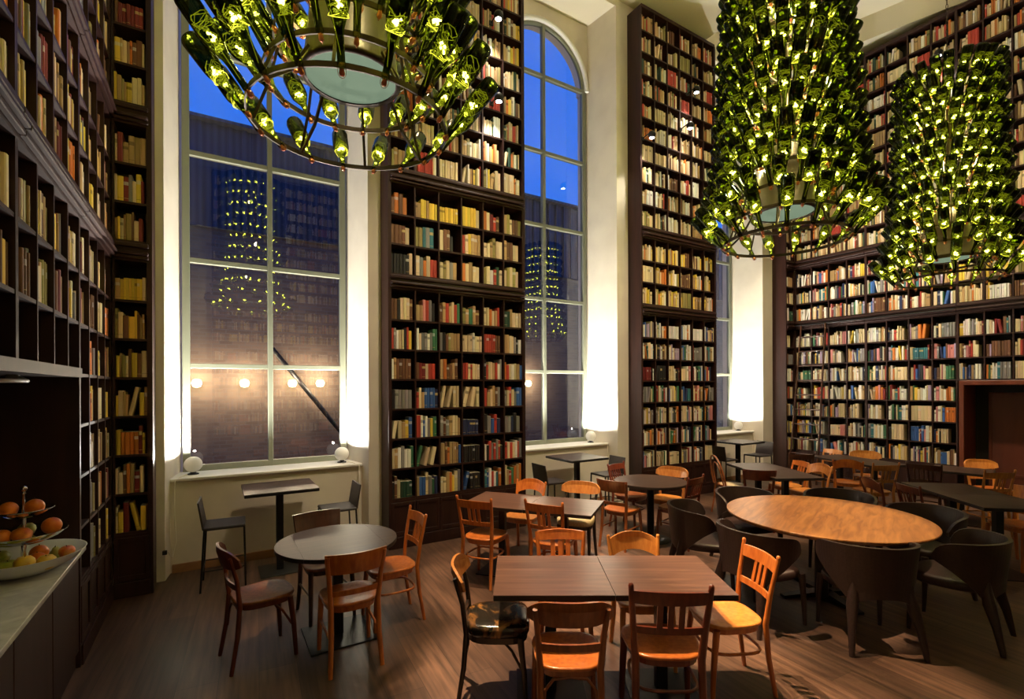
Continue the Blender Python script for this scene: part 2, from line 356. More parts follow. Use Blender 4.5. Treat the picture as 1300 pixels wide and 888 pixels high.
C2M = {2:['brown orange brown orange','tan tan yellow yellow tan yellow yellow yellow','yellow yellow yellow yellow yellow yellow yellow yellow','yellow yellow yellow yellow yellow cream yellow','orange cream darkred red brown black','tan olive cream brown brown olive'],
 1:['brown brown brown brown cream','olive olive teal grey teal','cream brown brown black brown red','red cream yellow tan tan tan','cream cream tan olive cream cream','tan brown brown cream cream olive'],
 0:['black black black black black black cream','cream grey orange cream red red','cream olive cream grey tan','orange cream tan cream cream red','olive cream white red darkgreen cream','cream olive cream olive cream olive']}
books = []
ORD = ['first','second','third','fourth','fifth','sixth','seventh','eighth','ninth','tenth','eleventh','twelfth','thirteenth','fourteenth','fifteenth','sixteenth','seventeenth','eighteenth','nineteenth','twentieth','twenty-first']
def fill(T, x0, w, z, clear, mix, spec, info, density=.9):
    """books on one shelf compartment, left to right"""
    x = x0+.003+rnd.random()*.012; end = x0+w-.004; i = 0
    toks = spec.split() if spec else None
    if toks: tw = (w*.93)/max(len(toks), 6)
    series = None
    stop = end - (0 if rnd.random() < density else rnd.random()*w*.35)
    while True:
        lean = 0
        if toks:
            if i >= len(toks): break
            cn = toks[i]
            if cn[0] == '/': lean = 1; cn = cn[1:]
            t = tw*(.85+.3*rnd.random())
        else:
            if series and series[1] > 0: cn, k, t, h = series[0], series[1], series[2], series[3]; series = (cn, k-1, t, h)
            else:
                cn = rnd.choice(mix); t = .017+rnd.random()**1.6*.032; series = None
                if rnd.random() < .07: series = (cn, rnd.randint(3, 8), t, .2+rnd.random()*.08)
        if x+t > stop: break
        h = series[3] if series and not toks else min(clear-.03, .19+rnd.random()*.09)
        if toks and i and toks[i-1].strip('/') == cn: h = lasth+rnd.uniform(-.004, .004)
        lasth = h; d = .13+rnd.random()*.05
        col = PAL[cn]; v = .75+.5*rnd.random(); col = tuple(min(.9, c*v*(1+.12*(rnd.random()-.5))) for c in col)
        la = -radians(9+rnd.random()*5) if lean else 0
        if not toks and rnd.random() < .03 and x+t+.06 < stop: la = radians(rnd.choice((-1, 1))*(6+rnd.random()*6)); 
        wd = t*cos(la)+h*abs(sin(la)) if la else t
        if x+wd > end: 
            if toks: la = 0; wd = t
            if x+wd > end: break
        bx = x
        books.append(dict(T=T, x=bx, t=t, h=h, d=d, z=z, y=.012+rnd.random()*.02, la=la, wd=wd, c=col, cn=cn, info=info, i=i, style=rnd.random(), lt=rnd.random()))
        x += wd+.0008; i += 1
def book_geo(b, k, M4=None):
    """one book: rounded spine, cover boards, page block, title bands on the spine"""
    t, h, d = k['t'], k['h'], k['d']; c = k['c']; lum = sum(c)/3
    s = k['style']; band = (.50,.38,.16) if lum < .15 else tuple(q*.45 for q in c)
    paper = (.62,.55,.42)
    z = [0, h*.13, h*.145, h*.66, h*.80, h]
    la = k['la']; ox = k['x']; oy = k['y']; oz = k['z']
    ca, sa = cos(la), sin(la)
    off = h*sa if la > 0 else 0
    def P(x, y, zz):
        # rotate about y axis: la<0 leans top to the right
        if la < 0: X = x*ca - zz*sa; Z = zz*ca + (t-x)*(-sa)*1.0
        elif la > 0: X = x*ca - zz*sa + h*sa; Z = zz*ca + x*sa
        else: X, Z = x, zz
        return tuple(k['T'] @ Vector((ox+X, oy+y, oz+Z)))
    r = min(.006, t*.25)
    prof = [(0, d), (0, r), (t*.22, 0), (t*.78, 0), (t, r), (t, d)]
    n = len(b.v); vs = [P(x, y, zz) for zz in z for x, y in prof]
    b.col = c; fs = []; cs = []
    for a in range(5):
        for j in range(5):
            q = (a*6+j, a*6+j+1, (a+1)*6+j+1, (a+1)*6+j)
            cc = c
            if 1 <= j <= 3:
                if a == 1 and s > .55: cc = band
                if a == 3 and s > .70: cc = band if s < .86 else tuple(min(.75, .35+x*.5) for x in c)
            fs.append(q); cs.append(cc)
    fs.append((5,4,3,2,1,0)); cs.append(c)
    fs.append((30,31,32,33,34,35)); cs.append(paper)
    fs.append((5,0,30,35)); cs.append(paper)
    b.v += vs
    for q, cc in zip(fs, cs):
        b.f.append(tuple(i+n for i in q)); b.m.append(0); b.sm.append(False); b.c.append(cc)

def bookcase(name, ox, oy, rz, width, ncol, label, desc, mixes, lowrow=0, spec=None, specm=None, rightside=True, leftside=True, base=True, door=False, empty_cells=(), depth=.29, group=None, rows_u=10, fill_books=True, lean_e=0):
    T = Matrix.Translation((ox, oy, 0)) @ Matrix.Rotation(rz, 4, 'Z')
    e = empty(name, (ox, oy, 0), rz, label=label, cat='bookcase', group=group)
    cw = width/ncol; st = .022
    zbot = ZL[lowrow]-.03 if (lowrow or not base) else 0
    if leftside:
        b = MB(); b.box(-.025, 0, -.004, depth, zbot, ZUT+.03); b.obj('side_panel', M['case'], e)
    if rightside:
        b = MB(); b.box(width, width+.025, -.004, depth, zbot, ZUT+.03); b.obj('side_panel', M['case'], e)
    b = MB(); b.box(0, width, depth-.015, depth, zbot, ZUT); b.obj('back_panel', M['caseback'], e)
    secs = [(ZL[lowrow:], ZLT), (ZM, ZMT), (ZU, ZUT)]
    for zs, zt in secs:
        for k, z in enumerate(zs):
            b = MB(); b.box(0, width, .004, depth-.015, z-st, z); b.obj('shelf', M['case'], e)
        for j in range(ncol+1):
            b = MB(); x = j*cw; tt = .009 if 0 < j < ncol else .018
            x0 = max(0, x-tt); x1 = min(width, x+tt)
            b.box(x0, x1, 0, depth-.015, zs[0]-st, zt); b.obj('divider', M['case'], e)
    for z0, z1 in ((ZLT, ZM[0]-st), (ZMT, ZU[0]-st)):     # two moulded ledges
        b = MB(); L = -.0; Rr = width
        b.box(L, Rr, -.006, depth-.015, z0, z1-.001); b.box(L, Rr, -.035, -.006, z0+.02, z0+.05, .006); b.box(L, Rr, -.055, -.006, z0+.055, z0+.085, .008); b.box(L, Rr, -.03, -.006, z1-.045, z1-.005, .006)
        b.obj('ledge', M['case'], e)
    b = MB(); b.box(0, width, -.012, depth, ZUT, ZUT+.06, .004); b.obj('top_rail', M['case'], e)
    if base and not lowrow:
        b = MB(); b.box(0, width, 0.0, depth, 0, .15); b.box(0, width, -.012, 0, 0, .14, .004); b.obj('plinth', M['case'], e); b = MB(); b.box(0, width, 0.0, .02, .56, ZL[0]-st); b.obj('frame_rail', M['case'], e)
        for j in range(ncol):
            x0, x1 = j*cw+.003, (j+1)*cw-.003; d = MB()
            d.box(x0, x1, .008, .022, .153, .557)
            d.box(x0, x0+.035, -.004, .008, .153, .557, .003); d.box(x1-.035, x1, -.004, .008, .153, .557, .003)
            d.box(x0+.035, x1-.035, -.004, .008, .153, .20, .003); d.box(x0+.035, x1-.035, -.004, .008, .515, .557, .003)
            d.obj('door', M['case'], e)
    if fill_books:
        r = 0
        for si, (zs, zt) in enumerate(secs):
            for k, z in enumerate(zs):
                row = ([lowrow, 7, 10][si])+k
                clear = (zs[k+1]-st if k+1 < len(zs) else zt)-z
                for j in range(ncol):
                    if (row, j) in empty_cells: continue
                    sp = None
                    if si == 0 and spec: sp = spec[row][j]
                    if si == 1 and specm: sp = specm[k][j]
                    fill(T, j*cw+.009, cw-.018, z, clear, MIX[mixes[si]], sp, (desc, row, j, ncol), density=.88)
    return e

PI2 = pi/2
bookcase('bookcase', 1.825, FACE, 0, 1.913, 6, 'tall dark bookcase standing between the near and the middle arched windows', 'bookcase between near and middle windows', ('mixed','yellow','warm'), spec=C2, specm=C2M)
bookcase('bookcase', 6.08, FACE, 0, 1.913, 6, 'tall dark bookcase standing between the middle and the far arched windows', 'bookcase between middle and far windows', ('right','yellow','righthigh'))
bookcase('bookcase', LW+.006, FACE, 0, .276, 1, 'narrow one-column bookcase in the corner left of the near window', 'narrow corner bookcase beside near window', ('left','left','left'), leftside=False)
bookcase('bookcase', 10.36, FACE, 0, .319, 1, 'narrow one-column bookcase in the corner beyond the far window', 'narrow corner bookcase beyond far window', ('right','righthigh','righthigh'), rightside=False)
# left wall
NOB = {(3, j) for j in range(4)} | {(4, j) for j in range(4)}
bookcase('bookcase', LW, 4.534, PI2, 1.25, 4, 'dark wall bookcase right of the serving niche, reaching the corner', 'wall bookcase next to serving niche', ('left','left','left'), rightside=False, leftside=False, empty_cells={(k, 0) for k in (0,1,2,3)}|{(4,0)})
bookcase('bookcase', LW, 3.238, PI2, 1.294, 4, 'dark wall bookcase above the marble counter and fruit stand', 'wall bookcase above fruit stand', ('left','left','left'), rightside=False, leftside=False, lowrow=4, empty_cells={(4, j) for j in range(4)}, base=False)
bookcase('bookcase', LW, 1.942, PI2, 1.294, 4, 'dark wall bookcase at the left edge of the picture above the counter', 'wall bookcase at the left edge', ('left','left','left'), rightside=False, leftside=False, lowrow=4, empty_cells={(4, j) for j in range(4)}, base=False)
# right wall
bookcase('bookcase', RW, 5.785, -PI2, 1.332, 4, 'dark right wall bookcase behind the leaning library ladder', 'wall bookcase behind the ladder', ('right','right','righthigh'), rightside=False, leftside=False)
bookcase('bookcase', RW, 4.453, -PI2, 1.350, 4, 'dark right wall bookcase between the ladder and the doorway', 'wall bookcase between ladder and doorway', ('right','right','righthigh'), rightside=False, leftside=False)
bookcase('bookcase', RW, 3.103, -PI2, 1.350, 4, 'dark right wall bookcase built over the red-brown doorway', 'wall bookcase over the doorway', ('right','yellow','righthigh'), rightside=False, leftside=False, lowrow=4, base=False)

for k in range(3):
    bookcase('bookcase', 1.92+1.92*k-.72*0+.0, -3.08, pi, 1.913, 6, ['dark bookcase behind the camera nearest the counter, seen mirrored in the window glass','dark bookcase behind the camera in mid wall, seen mirrored in the glass','dark bookcase behind the camera farthest from the counter, seen mirrored'][k], 'rear bookcase', ('mixed','left','warm'))
# niche panelling and serving counter
b = MB(); y0, y1 = 1.2, 4.53
b.box(-1.35, -1.33, y0, y1, 0, 2.04); b.box(-1.33, LW, 4.51, 4.534, 0, 2.10); b.box(-1.35, LW+.004, y0, y1-.02, 2.035, 2.062)
b.box(LW+.0, LW+.012, y0, 4.534, 2.035, 2.10)
tag(b.obj('niche_panelling', M['case']), 'dark wooden panelling lining the serving niche in the left bookcase', 'panelling')
e = empty('serving_cabinet', (-1.05, 2.87, 0), label='dark low cabinet carrying the marble counter below the serving niche', cat='cabinet')
b = MB(); b.box(-.28, .225, -1.65, 1.64, 0, .818); b.obj('body', M['case'], e)
for k in range(5):
    b = MB(); b.box(.226, .244, -1.64+.656*k+.006, -1.64+.656*(k+1)-.006, .12, .80, .004); b.obj('door', M['case'], e)
b = MB(); b.box(-1.32, -.765, 1.2, 4.505, .82, .852, .004); tag(b.obj('countertop', M['marble']), 'pale marble countertop in the serving niche on the left', 'countertop')
e = empty('ring_lamp', (-.98, 3.72, 2.035), label='white ring-shaped lamp fixed under the ceiling of the serving niche', cat='lamp')
b = MB(); b.sweep([(.09*cos(a), .20*sin(a), -.035) for a in [2*pi*k/32 for k in range(32)]], .010, 8, closed=True); b.obj('ring', M['white'], e)
b = MB(); b.lathe([(.03,-.02),(.03,0)], 12, .02, .09, True); b.sweep([(.085,.06,-.03),(.05,.08,-.01)], .006, 6); b.obj('mounting_plate', M['winframe'], e)

# door in the right wall
b = MB(); yl, yr = 3.078, 1.55
b.box(RW-.03, 11.3, yl-.065, yl, 0, 2.03, .006); b.box(RW-.03, 11.3, yr-.0, yr+.065, 0, 2.03, .006); b.box(RW-.035, 11.3, yr, yl, 1.965, 2.04, .006)
do = struct(b.obj('door_1', M['door_wood']))
b = MB(); b.box(11.20, 11.24, yr+.07, yl-.065, 0, 1.965); b.obj('reveal', M['caseback'], do)
b = MB(); b.box(11.14, 11.19, yr+.07, 2.83, .02, 1.84, .004)
b.box(11.128, 11.14, yr+.07, 2.83, .45, .50, .003); b.box(11.128, 11.14, 2.79, 2.83, .02, 1.84, .003); b.obj('door_leaf', M['door_panel'], do)
# ladder
e = empty('library_ladder', (10.42, 5.34, 0), label='dark wooden library ladder leaning against the right wall bookcase', cat='ladder')
xt, xb = 10.60-10.42, 10.16-10.42
def lx(z): return xb+(xt-xb)*z/3.24
for yy in (.27, -.21):
    b = MB(); b.sweep([(lx(0), yy*1.14, 0), (lx(3.24), yy, 3.24)], .026, 8, sq=True, flat=.6); b.obj('rail', M['w_dark'], e)
for k in range(10):
    z = .28+.30*k; b = MB(); b.sweep([(lx(z), .28, z), (lx(z), -.22, z)], .015, 8); b.obj('rung', M['w_dark'], e)
b = MB(); b.sweep([(10.60, 5.78, 3.24), (10.60, 3.12, 3.24)], .012, 8)
for y in (5.6, 4.5, 3.4): b.sweep([(10.60, y, 3.24), (10.645, y, 3.24)], .008, 6)
tag(b.obj('ladder_track', M['iron']), 'thin metal ladder track along the right wall bookcase ledge', 'rail')

# ------------------------------------------------------------------ chairs
def lerp(P, z):
    for (a, b_) in zip(P, P[1:]):
        if z <= b_[2]: 
            k = (z-a[2])/(b_[2]-a[2]); return tuple(a[i]+(b_[i]-a[i])*k for i in range(3))
    return P[-1]
def squircle(w0, w1, d0, d1, n=36, p=3.2):
    """seat outline: width w0 at back (y=d0), w1 at front (y=d1)"""
    pts = []
    for k in range(n):
        a = 2*pi*k/n; c, s_ = cos(a), sin(a); q = (abs(c)**p+abs(s_)**p)**(-1/p); c *= q; s_ *= q
        y = (d0+d1)/2+s_*(d1-d0)/2; f = (s_+1)/2; w = w0+(w1-w0)*f
        pts.append((c*w/2, y))
    return pts
CH = {}
BACKH = .86
def post(side, top, xs=(.174,.162,.160,.174,.190), r=(.015,.018,.0185,.016,.013)):
    return [(side*xs[0],-.235,0),(side*xs[1],-.195,.24),(side*xs[2],-.178,.45),(side*xs[3],-.200,.64),(side*xs[4],-.245,top)], list(r)
def chair_kind(kind):
    """returns list of (part name, mesh, material key, label or None)"""
    parts = []
    def P(name, b, key='wood', lab=None): parts.append((name, b.mesh(name, M['w_orange']), key, lab))
    top = {'slat':.87,'arch':.80,'arch_slat':.80,'rail':.82,'wrap':.80,'worn':.80,'cafe':.80,'hoop':.45,'spindle':.86}[kind]
    # legs: the rear ones run up as back posts
    for s_ in (-1, 1):
        b = MB(); pth, rr = post(s_, top)
        if kind == 'hoop': pth = pth[:3]; rr = rr[:3]
        if kind == 'cafe': pass
        b.sweep(pth, rr, 8, sq=kind not in ('hoop',), flat=.85)
        if kind in ('slat','spindle','arch'):
            x, y, z = pth[-1]; b.lathe([(0,z+.022),(.010,z+.018),(.014,z+.006),(.013,z-.01)], 10, x, y)
        P('leg', b)
    for s_ in (-1, 1):
        b = MB(); b.sweep([(s_*.182,.185,0),(s_*.176,.172,.22),(s_*.168,.150,.43)], [.0135,.017,.020], 8, sq=kind != 'hoop'); P('leg', b)
    # seat
    if kind in ('worn','cafe'):
        ol = squircle(.37,.42,-.19,.215, 40, 3.6); b = MB()
        b.slab(ol, [(.435,.94),(.438,.985),(.452,1.0),(.480,1.0),(.497,.97),(.506,.88),(.511,.6),(.512,.1)], 0, .01, True); P('seat', b, 'seat')
        b = MB(); b.slab(ol, [(.395,.93),(.437,.95)], 0, .01); P('seat_frame', b)
    elif kind == 'hoop':
        ol = squircle(.39,.41,-.2,.2, 36, 2.1); b = MB(); b.slab(ol, [(.43,.95),(.436,1),(.458,1),(.464,.97),(.464,.86)], 0, 0, False); P('seat_frame', b)
        b = MB(); b.slab(ol, [(.458,.86),(.466,.855),(.468,.2)], 0, 0, True); P('seat', b, 'pale')
    else:
        ol = squircle(.35,.415,-.195,.205, 40, 3.4); b = MB()
        b.slab(ol, [(.440,.955),(.443,.99),(.452,1.0),(.462,.99),(.463,.93),(.456,.75),(.452,.4),(.452,.05)], 0, .0, True); P('seat', b, 'seatwood')
        b = MB(); b.slab(ol, [(.398,.86),(.402,.90),(.441,.93)], 0, 0); P('seat_frame', b)
    # stretchers
    b = MB()
    if kind in ('slat','spindle','arch_slat','hoop'):
        zz = .27; pts = []
        for k in range(28):
            a = 2*pi*k/28; q = (abs(cos(a))**4+abs(sin(a))**4)**-.25
            pts.append((.160*cos(a)*q, -.012+.170*sin(a)*q, zz))
        b.sweep(pts, .0095, 6, closed=True); P('stretcher', b)
    elif kind in ('wrap','worn'):
        for s_ in (-1, 1):
            b = MB(); b.sweep([(s_*.150,-.19,.22),(s_*.135,-.18,.34),(s_*.09,-.172,.395),(0,-.17,.405)] , .009, 6); P('brace', b)
            b = MB(); b.sweep([(s_*.166,.165,.22),(s_*.155,.10,.34),(s_*.15,.05,.395)], .009, 6); P('brace', b)
    elif kind == 'rail':
        for s_ in (-1, 1):
            b = MB(); b.sweep([(s_*.166,-.195,.24),(s_*.174,.16,.24)], .010, 6); P('stretcher', b)
    # back
    pth, _ = post(1, top)
    def by(z): return lerp(pth, z)[1]
    def bx(z): return lerp(pth, z)[0]
    def board(zl, zh, bow=.028, th=.014, ext=0.0, n=14):
        def fn(u, z):
            s_ = 2*u-1; return (s_*(bx(z)-.006+ext), by(z)-bow*(1-s_*s_)+(.012 if ext else 0)*s_*s_)
        b = MB(); b.panel(fn, zl, zh, th, n); return b
    if kind in ('slat','spindle'):
        P('top_rail', board(lambda u: .775, lambda u: .850-.006*(2*u-1)**2+.004, .030, .015))
        P('lower_rail', board(lambda u: .600, lambda u: .640, .022, .013))
        for x in ((-.052, 0, .052) if kind == 'slat' else (-.10,-.05,0,.05,.10)):
            b = MB(); y0 = by(.62)-.022; y1 = by(.79)-.028; hw = .014 if kind == 'slat' else .008
            n0 = len(b.v); b.rings([[(x-hw,y0-.005,.625),(x+hw,y0-.005,.625),(x+hw,y0+.005,.625),(x-hw,y0+.005,.625)], [(x-hw,y1-.005,.79),(x+hw,y1-.005,.79),(x+hw,y1+.005,.79),(x-hw,y1+.005,.79)]], True, True, False); P('slat', b)
    elif kind == 'arch_slat':
        P('top_rail', board(lambda u: .735, lambda u: .80+.012*(1-(2*u-1)**2), .026, .015))
        P('lower_rail', board(lambda u: .585, lambda u: .615, .02, .013))
        for x in (-.06, 0, .06):
            b = MB(); y0 = by(.60)-.022; y1 = by(.75)-.026; hw = .018
            b.rings([[(x-hw,y0-.005,.605),(x+hw,y0-.005,.605),(x+hw,y0+.005,.605),(x-hw,y0+.005,.605)], [(x-hw,y1-.005,.75),(x+hw,y1-.005,.75),(x+hw,y1+.005,.75),(x-hw,y1+.005,.75)]], True, True, False); P('slat', b)
    elif kind == 'arch':
        P('back_panel', board(lambda u: .665+.045*(1-(2*u-1)**2), lambda u: .785+.055*(1-abs(2*u-1)**2.2), .030, .012, n=20))
    elif kind == 'rail':
        P('top_rail', board(lambda u: .69, lambda u: .835, .034, .016, ext=.022, n=18))
        P('lower_rail', board(lambda u: .530, lambda u: .568, .022, .013))
    elif kind in ('wrap','worn','cafe'):
        def fn(u, z):
            s_ = 2*u-1; return (s_*.225, by(z)-.035+.075*abs(s_)**2.4+.006)
        def zl(u): return .705+.03*abs(2*u-1)**4
        def zh(u): return .845-.055*abs(2*u-1)**5
        b = MB(); b.panel(fn, zl, zh, .017, 24); P('top_rail', b, 'back')
        if kind == 'wrap': P('lower_rail', board(lambda u: .560, lambda u: .602, .022, .014))
        if kind == 'worn':
            P('lower_rail', board(lambda u: .50, lambda u: .53, .015, .014))
            b = MB(); b.rings([[(-.05,by(.52)-.02,.52),(.05,by(.52)-.02,.52),(.05,by(.52)-.008,.52),(-.05,by(.52)-.008,.52)],[(-.05,by(.72)-.035,.72),(.05,by(.72)-.035,.72),(.05,by(.72)-.022,.72),(-.05,by(.72)-.022,.72)]],True,True,False); P('splat', b)
    elif kind == 'hoop':
        for nm, w, hh, r in (('outer_hoop', .198, .90, .0145), ('inner_hoop', .125, .80, .010)):
            pts = []
            for k in range(31):
                a = pi*k/30; x = -w*cos(a)*1.0; z = .45+(hh-.45)*sin(a)**.62; y = -.185-.10*(z-.45)/.45
                pts.append((x, y, z))
            b = MB(); b.sweep(pts, r, 8); P(nm, b)
    return parts
ADD = {}
def chair(kind, x, y, fx, fy, label, wood='orange', seat=None, back=None, group=None, z=1.0):
    if kind not in CH: CH[kind] = chair_kind(kind)
    th = atan2(-fx, fy)
    e = empty({'hoop':'bentwood_chair'}.get(kind, 'wooden_chair'), (x, y, 0), th, label=label, cat='chair', group=group)
    for nm, me, key, lab in CH[kind]:
        m = M['w_'+wood]
        if key == 'seatwood': m = M['w_'+(seat or wood)]
        if key == 'seat': m = M[seat or 'worn']
        if key == 'back' and back: m = M['w_'+back]
        if key == 'pale': m = M['cream_seat']
        o = linkobj(nm, me, e, mat=m)
    return e
D = (.522, .853)
# round table by the near window
chair('wrap', .30, 4.04, .98, .18, 'dark red-brown chair left of the round table with drop leaves', 'red', 'brown')
chair('rail', .843, 3.66, .02, 1, 'orange wooden chair seen from behind in front of the drop-leaf round table', 'orange')
chair('slat', 1.28, 4.08, -1, 0, 'orange slat-back chair right of the drop-leaf round table', 'orange')
chair('rail', .83, 4.46, .12, -1, 'brown chair behind the drop-leaf round table, facing the room', 'dark', 'brown')
# foreground table
chair('worn', 1.545, 2.735, .853, -.50, 'black chair with worn padded seat at left end of the front table', 'black', 'worn', 'honey')
chair('wrap', 1.71, 2.21, *D, label='brown chair with wide wrapped backrest in front of the front table', wood='brown', seat='orange')
chair('slat', 2.245, 2.0, .58, .81, 'red-brown slat-back chair in front of the front table, beside the wide-backed one', 'red', 'orange').scale = (1.12, 1, 1)
chair('slat', 2.88, 2.02, -.90, .44, 'bright orange slat-back chair at right end of the front table', 'orange', 'amber')
chair('arch', 2.62, 2.51, -.522, -.853, 'yellow chair with arched back panel behind the front table', 'amber')
chair('arch_slat', 2.24, 2.93, -.522, -.853, 'light orange slatted chair behind the front table, facing the camera', 'orange')
# long table beside the middle bookcase
chair('slat', 2.37, 4.40, .83, .555, 'orange slat-back chair beside the bookcase at the second table', 'orange')
chair('slat', 2.86, 3.90, .85, .52, 'orange slat-back chair half hidden behind the light slatted one', 'orange')
chair('arch', 3.10, 4.84, -.83, -.5, 'honey-brown chair with arched panel across the second table, near the bookcase', 'orange', 'honey')
chair('cafe', 3.50, 4.33, -.79, -.61, 'dark chair with worn honey backrest at the window side of the second table', 'black', 'cream_seat', 'honey')
# small round table
chair('rail', 4.31, 4.46, .95, .3, 'orange chair with broad backrest left of the small dark round table', 'brown', 'orange')
chair('spindle', 4.93, 4.12, -.2, .98, 'red-brown spindle-back chair right of the small dark round table', 'red', 'brown')
chair('spindle', 4.96, 4.95, .2, -.98, 'dark red spindle chair between the small round table and bar table', 'red', 'brown')
chair('wrap', 5.22, 4.55, -.9, -.3, 'honey chair with curved backrest behind the small dark round table', 'honey', 'amber')
# table by the far window
chair('hoop', 6.77, 4.63, .88, -.475, 'dark bentwood hoop chair with pale seat near the third bookcase', 'brown')
chair('rail', 6.44, 4.02, .6, .5, 'small brown chair tucked under the far rectangular table', 'red', 'honey')
chair('arch_slat', 7.45, 4.18, -.88, .475, 'honey chair with open back frame right of the far rectangular table', 'orange', 'amber')
chair('arch', 7.27, 3.78, -.95, .25, 'honey chair with arched panel at the near corner of the far table', 'honey', 'amber')
# table under the ladder
chair('arch_slat', 9.36, 4.6, -.951, .309, 'pale honey chair against the right bookcase shelves, behind the ladder table', 'amber')
chair('wrap', 9.35, 3.88, -.75, -.45, 'pale honey chair with wide back behind the ladder table', 'amber', 'orange')
chair('arch', 8.50, 3.80, .75, .35, 'brown chair with arched panel in front of the ladder table', 'orange')
chair('slat', 8.10, 3.30, .45, .85, 'honey slat-back chair at the near end of the ladder table', 'honey')
chair('spindle', 8.27, 4.50, .6, .8, 'dark rail-back chair at the ladder foot', 'dark', 'brown')
# long dark table on the right
chair('arch', 7.03, 2.66, .8, -.6, 'dark red chair with arched panel at the long dark table', 'red', 'brown')
chair('spindle', 6.76, 2.19, .6, -.45, 'dark red spindle chair at the long dark table, beside the big round one', 'red', 'brown')
chair('rail', 7.42, 1.66, -.9, .4, 'orange chair cut by the right picture edge at the end of the long dark table', 'orange')
chair('spindle', 8.73, 2.87, .98, .16, 'dark spindle chair behind the long dark table, left of the doorway table', 'dark', 'red')
chair('wrap', 9.66, 2.42, -.60, -.75, 'glossy honey chair with wide back in front of the doorway', 'amber', 'orange')
chair('slat', 8.62, 2.26, .5, .8, 'honey slat chair between the doorway table and long dark table', 'honey')

# leather tub chairs
def tub_parts():
    P = []
    ol = squircle(.46,.54,-.20,.27, 40, 3.0); b = MB()
    b.slab(ol, [(.395,.93),(.405,.98),(.43,1.0),(.452,.99),(.466,.95),(.472,.8),(.474,.1)], 0, .03, True); P.append(('seat', b))
    # shell: curved wrap back whose lower edge runs down into the rear legs
    n = 40; amax = radians(104); b = MB()
    def fn(u, z):
        a = (2*u-1)*amax; k = 1+.12*max(0, (z-.45)/.33)
        return (.292*k*sin(a), .04-.285*k*cos(a)-.02)
    def zh(u): s_ = abs(2*u-1); return .790-.035*s_**2-.10*s_**14
    def zl(u):
        s_ = abs(2*u-1)
        if s_ < .40: return .415-.075*(s_/.40)**2.5
        if s_ < .82: return .34+.225*((s_-.40)/.42)**.85
        return .565+.06*((s_-.82)/.18)
    b.panel(fn, zl, zh, .026, n, 6); P.append(('backrest', b))
    for s_ in (-1, 1):
        b = MB(); b.sweep([(s_*.245,-.290,0),(s_*.225,-.252,.2),(s_*.203,-.212,.34),(s_*.188,-.196,.44),(s_*.186,-.196,.56)], [.016,.026,.037,.030,.010], 10, sq=True); P.append(('leg', b))
    for s_ in (-1, 1):
        b = MB(); b.sweep([(s_*.235,.255,0),(s_*.228,.245,.25),(s_*.22,.235,.42)], [.013,.019,.024], 10, sq=True); P.append(('leg', b))
    return [(nm, b.mesh(nm, M['leather'])) for nm, b in P]
TUB = tub_parts()
def tub(x, y, fx, fy, label):
    x -= .07*fx; y -= .07*fy
    e = empty('leather_armchair', (x, y, 0), atan2(-fx, fy), label=label, cat='chair', group='leather tub chairs around the big round table')
    for nm, me in TUB: linkobj(nm, me, e)
tub(4.34, 1.85, .64, .77, 'dark leather tub chair in front of the big round table, back to camera')
tub(5.03, 1.54, -.12, 1, 'dark leather tub chair at the right front of the big round table')
tub(5.66, 1.95, -.9, .35, 'dark leather tub chair behind the right edge of the big round table')
tub(5.02, 3.20, -.3, -.95, 'dark leather tub chair at the far left of the big round table')
tub(4.15, 3.10, .71, -.70, 'dark leather tub chair showing its seat, left of the big round table')
tub(3.97, 2.42, .97, -.12, 'dark leather tub chair with broad back, nearest the front table')
tub(5.74, 2.66, -.95, -.3, 'dark leather tub chair hidden behind the big round table, only its rim showing')

# bar stools
def stool_parts():
    P = []; b = MB(); b.box(-.185,.185,-.18,.18,.585,.612,.008); P.append(('seat', b, 'stool'))
    b = MB(); b.rings([[(-.185,-.185,.60),(.185,-.185,.60),(.185,-.168,.60),(-.185,-.168,.60)],[(-.180,-.225,.86),(.180,-.225,.86),(.180,-.212,.86),(-.180,-.212,.86)]], True, True, False); P.append(('backrest', b, 'stool'))
    for sx in (-1, 1):
        for sy in (-1, 1):
            b = MB(); b.sweep([(sx*.185,sy*.18-(.02 if sy < 0 else 0),0),(sx*.172,sy*.168,.59)], .0115, 4, smooth=False); P.append(('leg', b, 'iron'))
    b = MB(); b.sweep([(-.182,-.182,.20),(.182,-.182,.20)], .006, 6); P.append(('stretcher', b, 'iron'))
    b = MB(); b.sweep([(-.182,.178,.20),(.182,.178,.20)], .006, 6); P.append(('footrest', b, 'iron'))
    for s_ in (-1, 1):
        b = MB(); b.sweep([(s_*.181,-.182,.20),(s_*.181,.178,.20)], .006, 6); P.append(('stretcher', b, 'iron'))
    return [(nm, b.mesh(nm, M[k])) for nm, b, k in P]
STL = stool_parts()
def stool(x, y, fx, fy, label):
    e = empty('bar_stool', (x, y, 0), atan2(-fx, fy), label=label, cat='stool', group='bar stools under the windows')
    for nm, me in STL: linkobj(nm, me, e)
stool(.10, 5.70, 1, -.05, 'black bar stool left of the high table under the near window')
stool(1.20, 5.78, -1, 0, 'black bar stool right of the high table under the near window')
stool(4.16, 5.72, 1, -.05, 'black bar stool left of the high table under the middle window')
stool(5.24, 5.74, -1, .05, 'black bar stool right of the high table under the middle window')
stool(8.12, 5.72, 1, 0, 'black bar stool left of the high table under the far window')
stool(9.20, 5.72, -1, .1, 'black bar stool right of the high table under the far window')

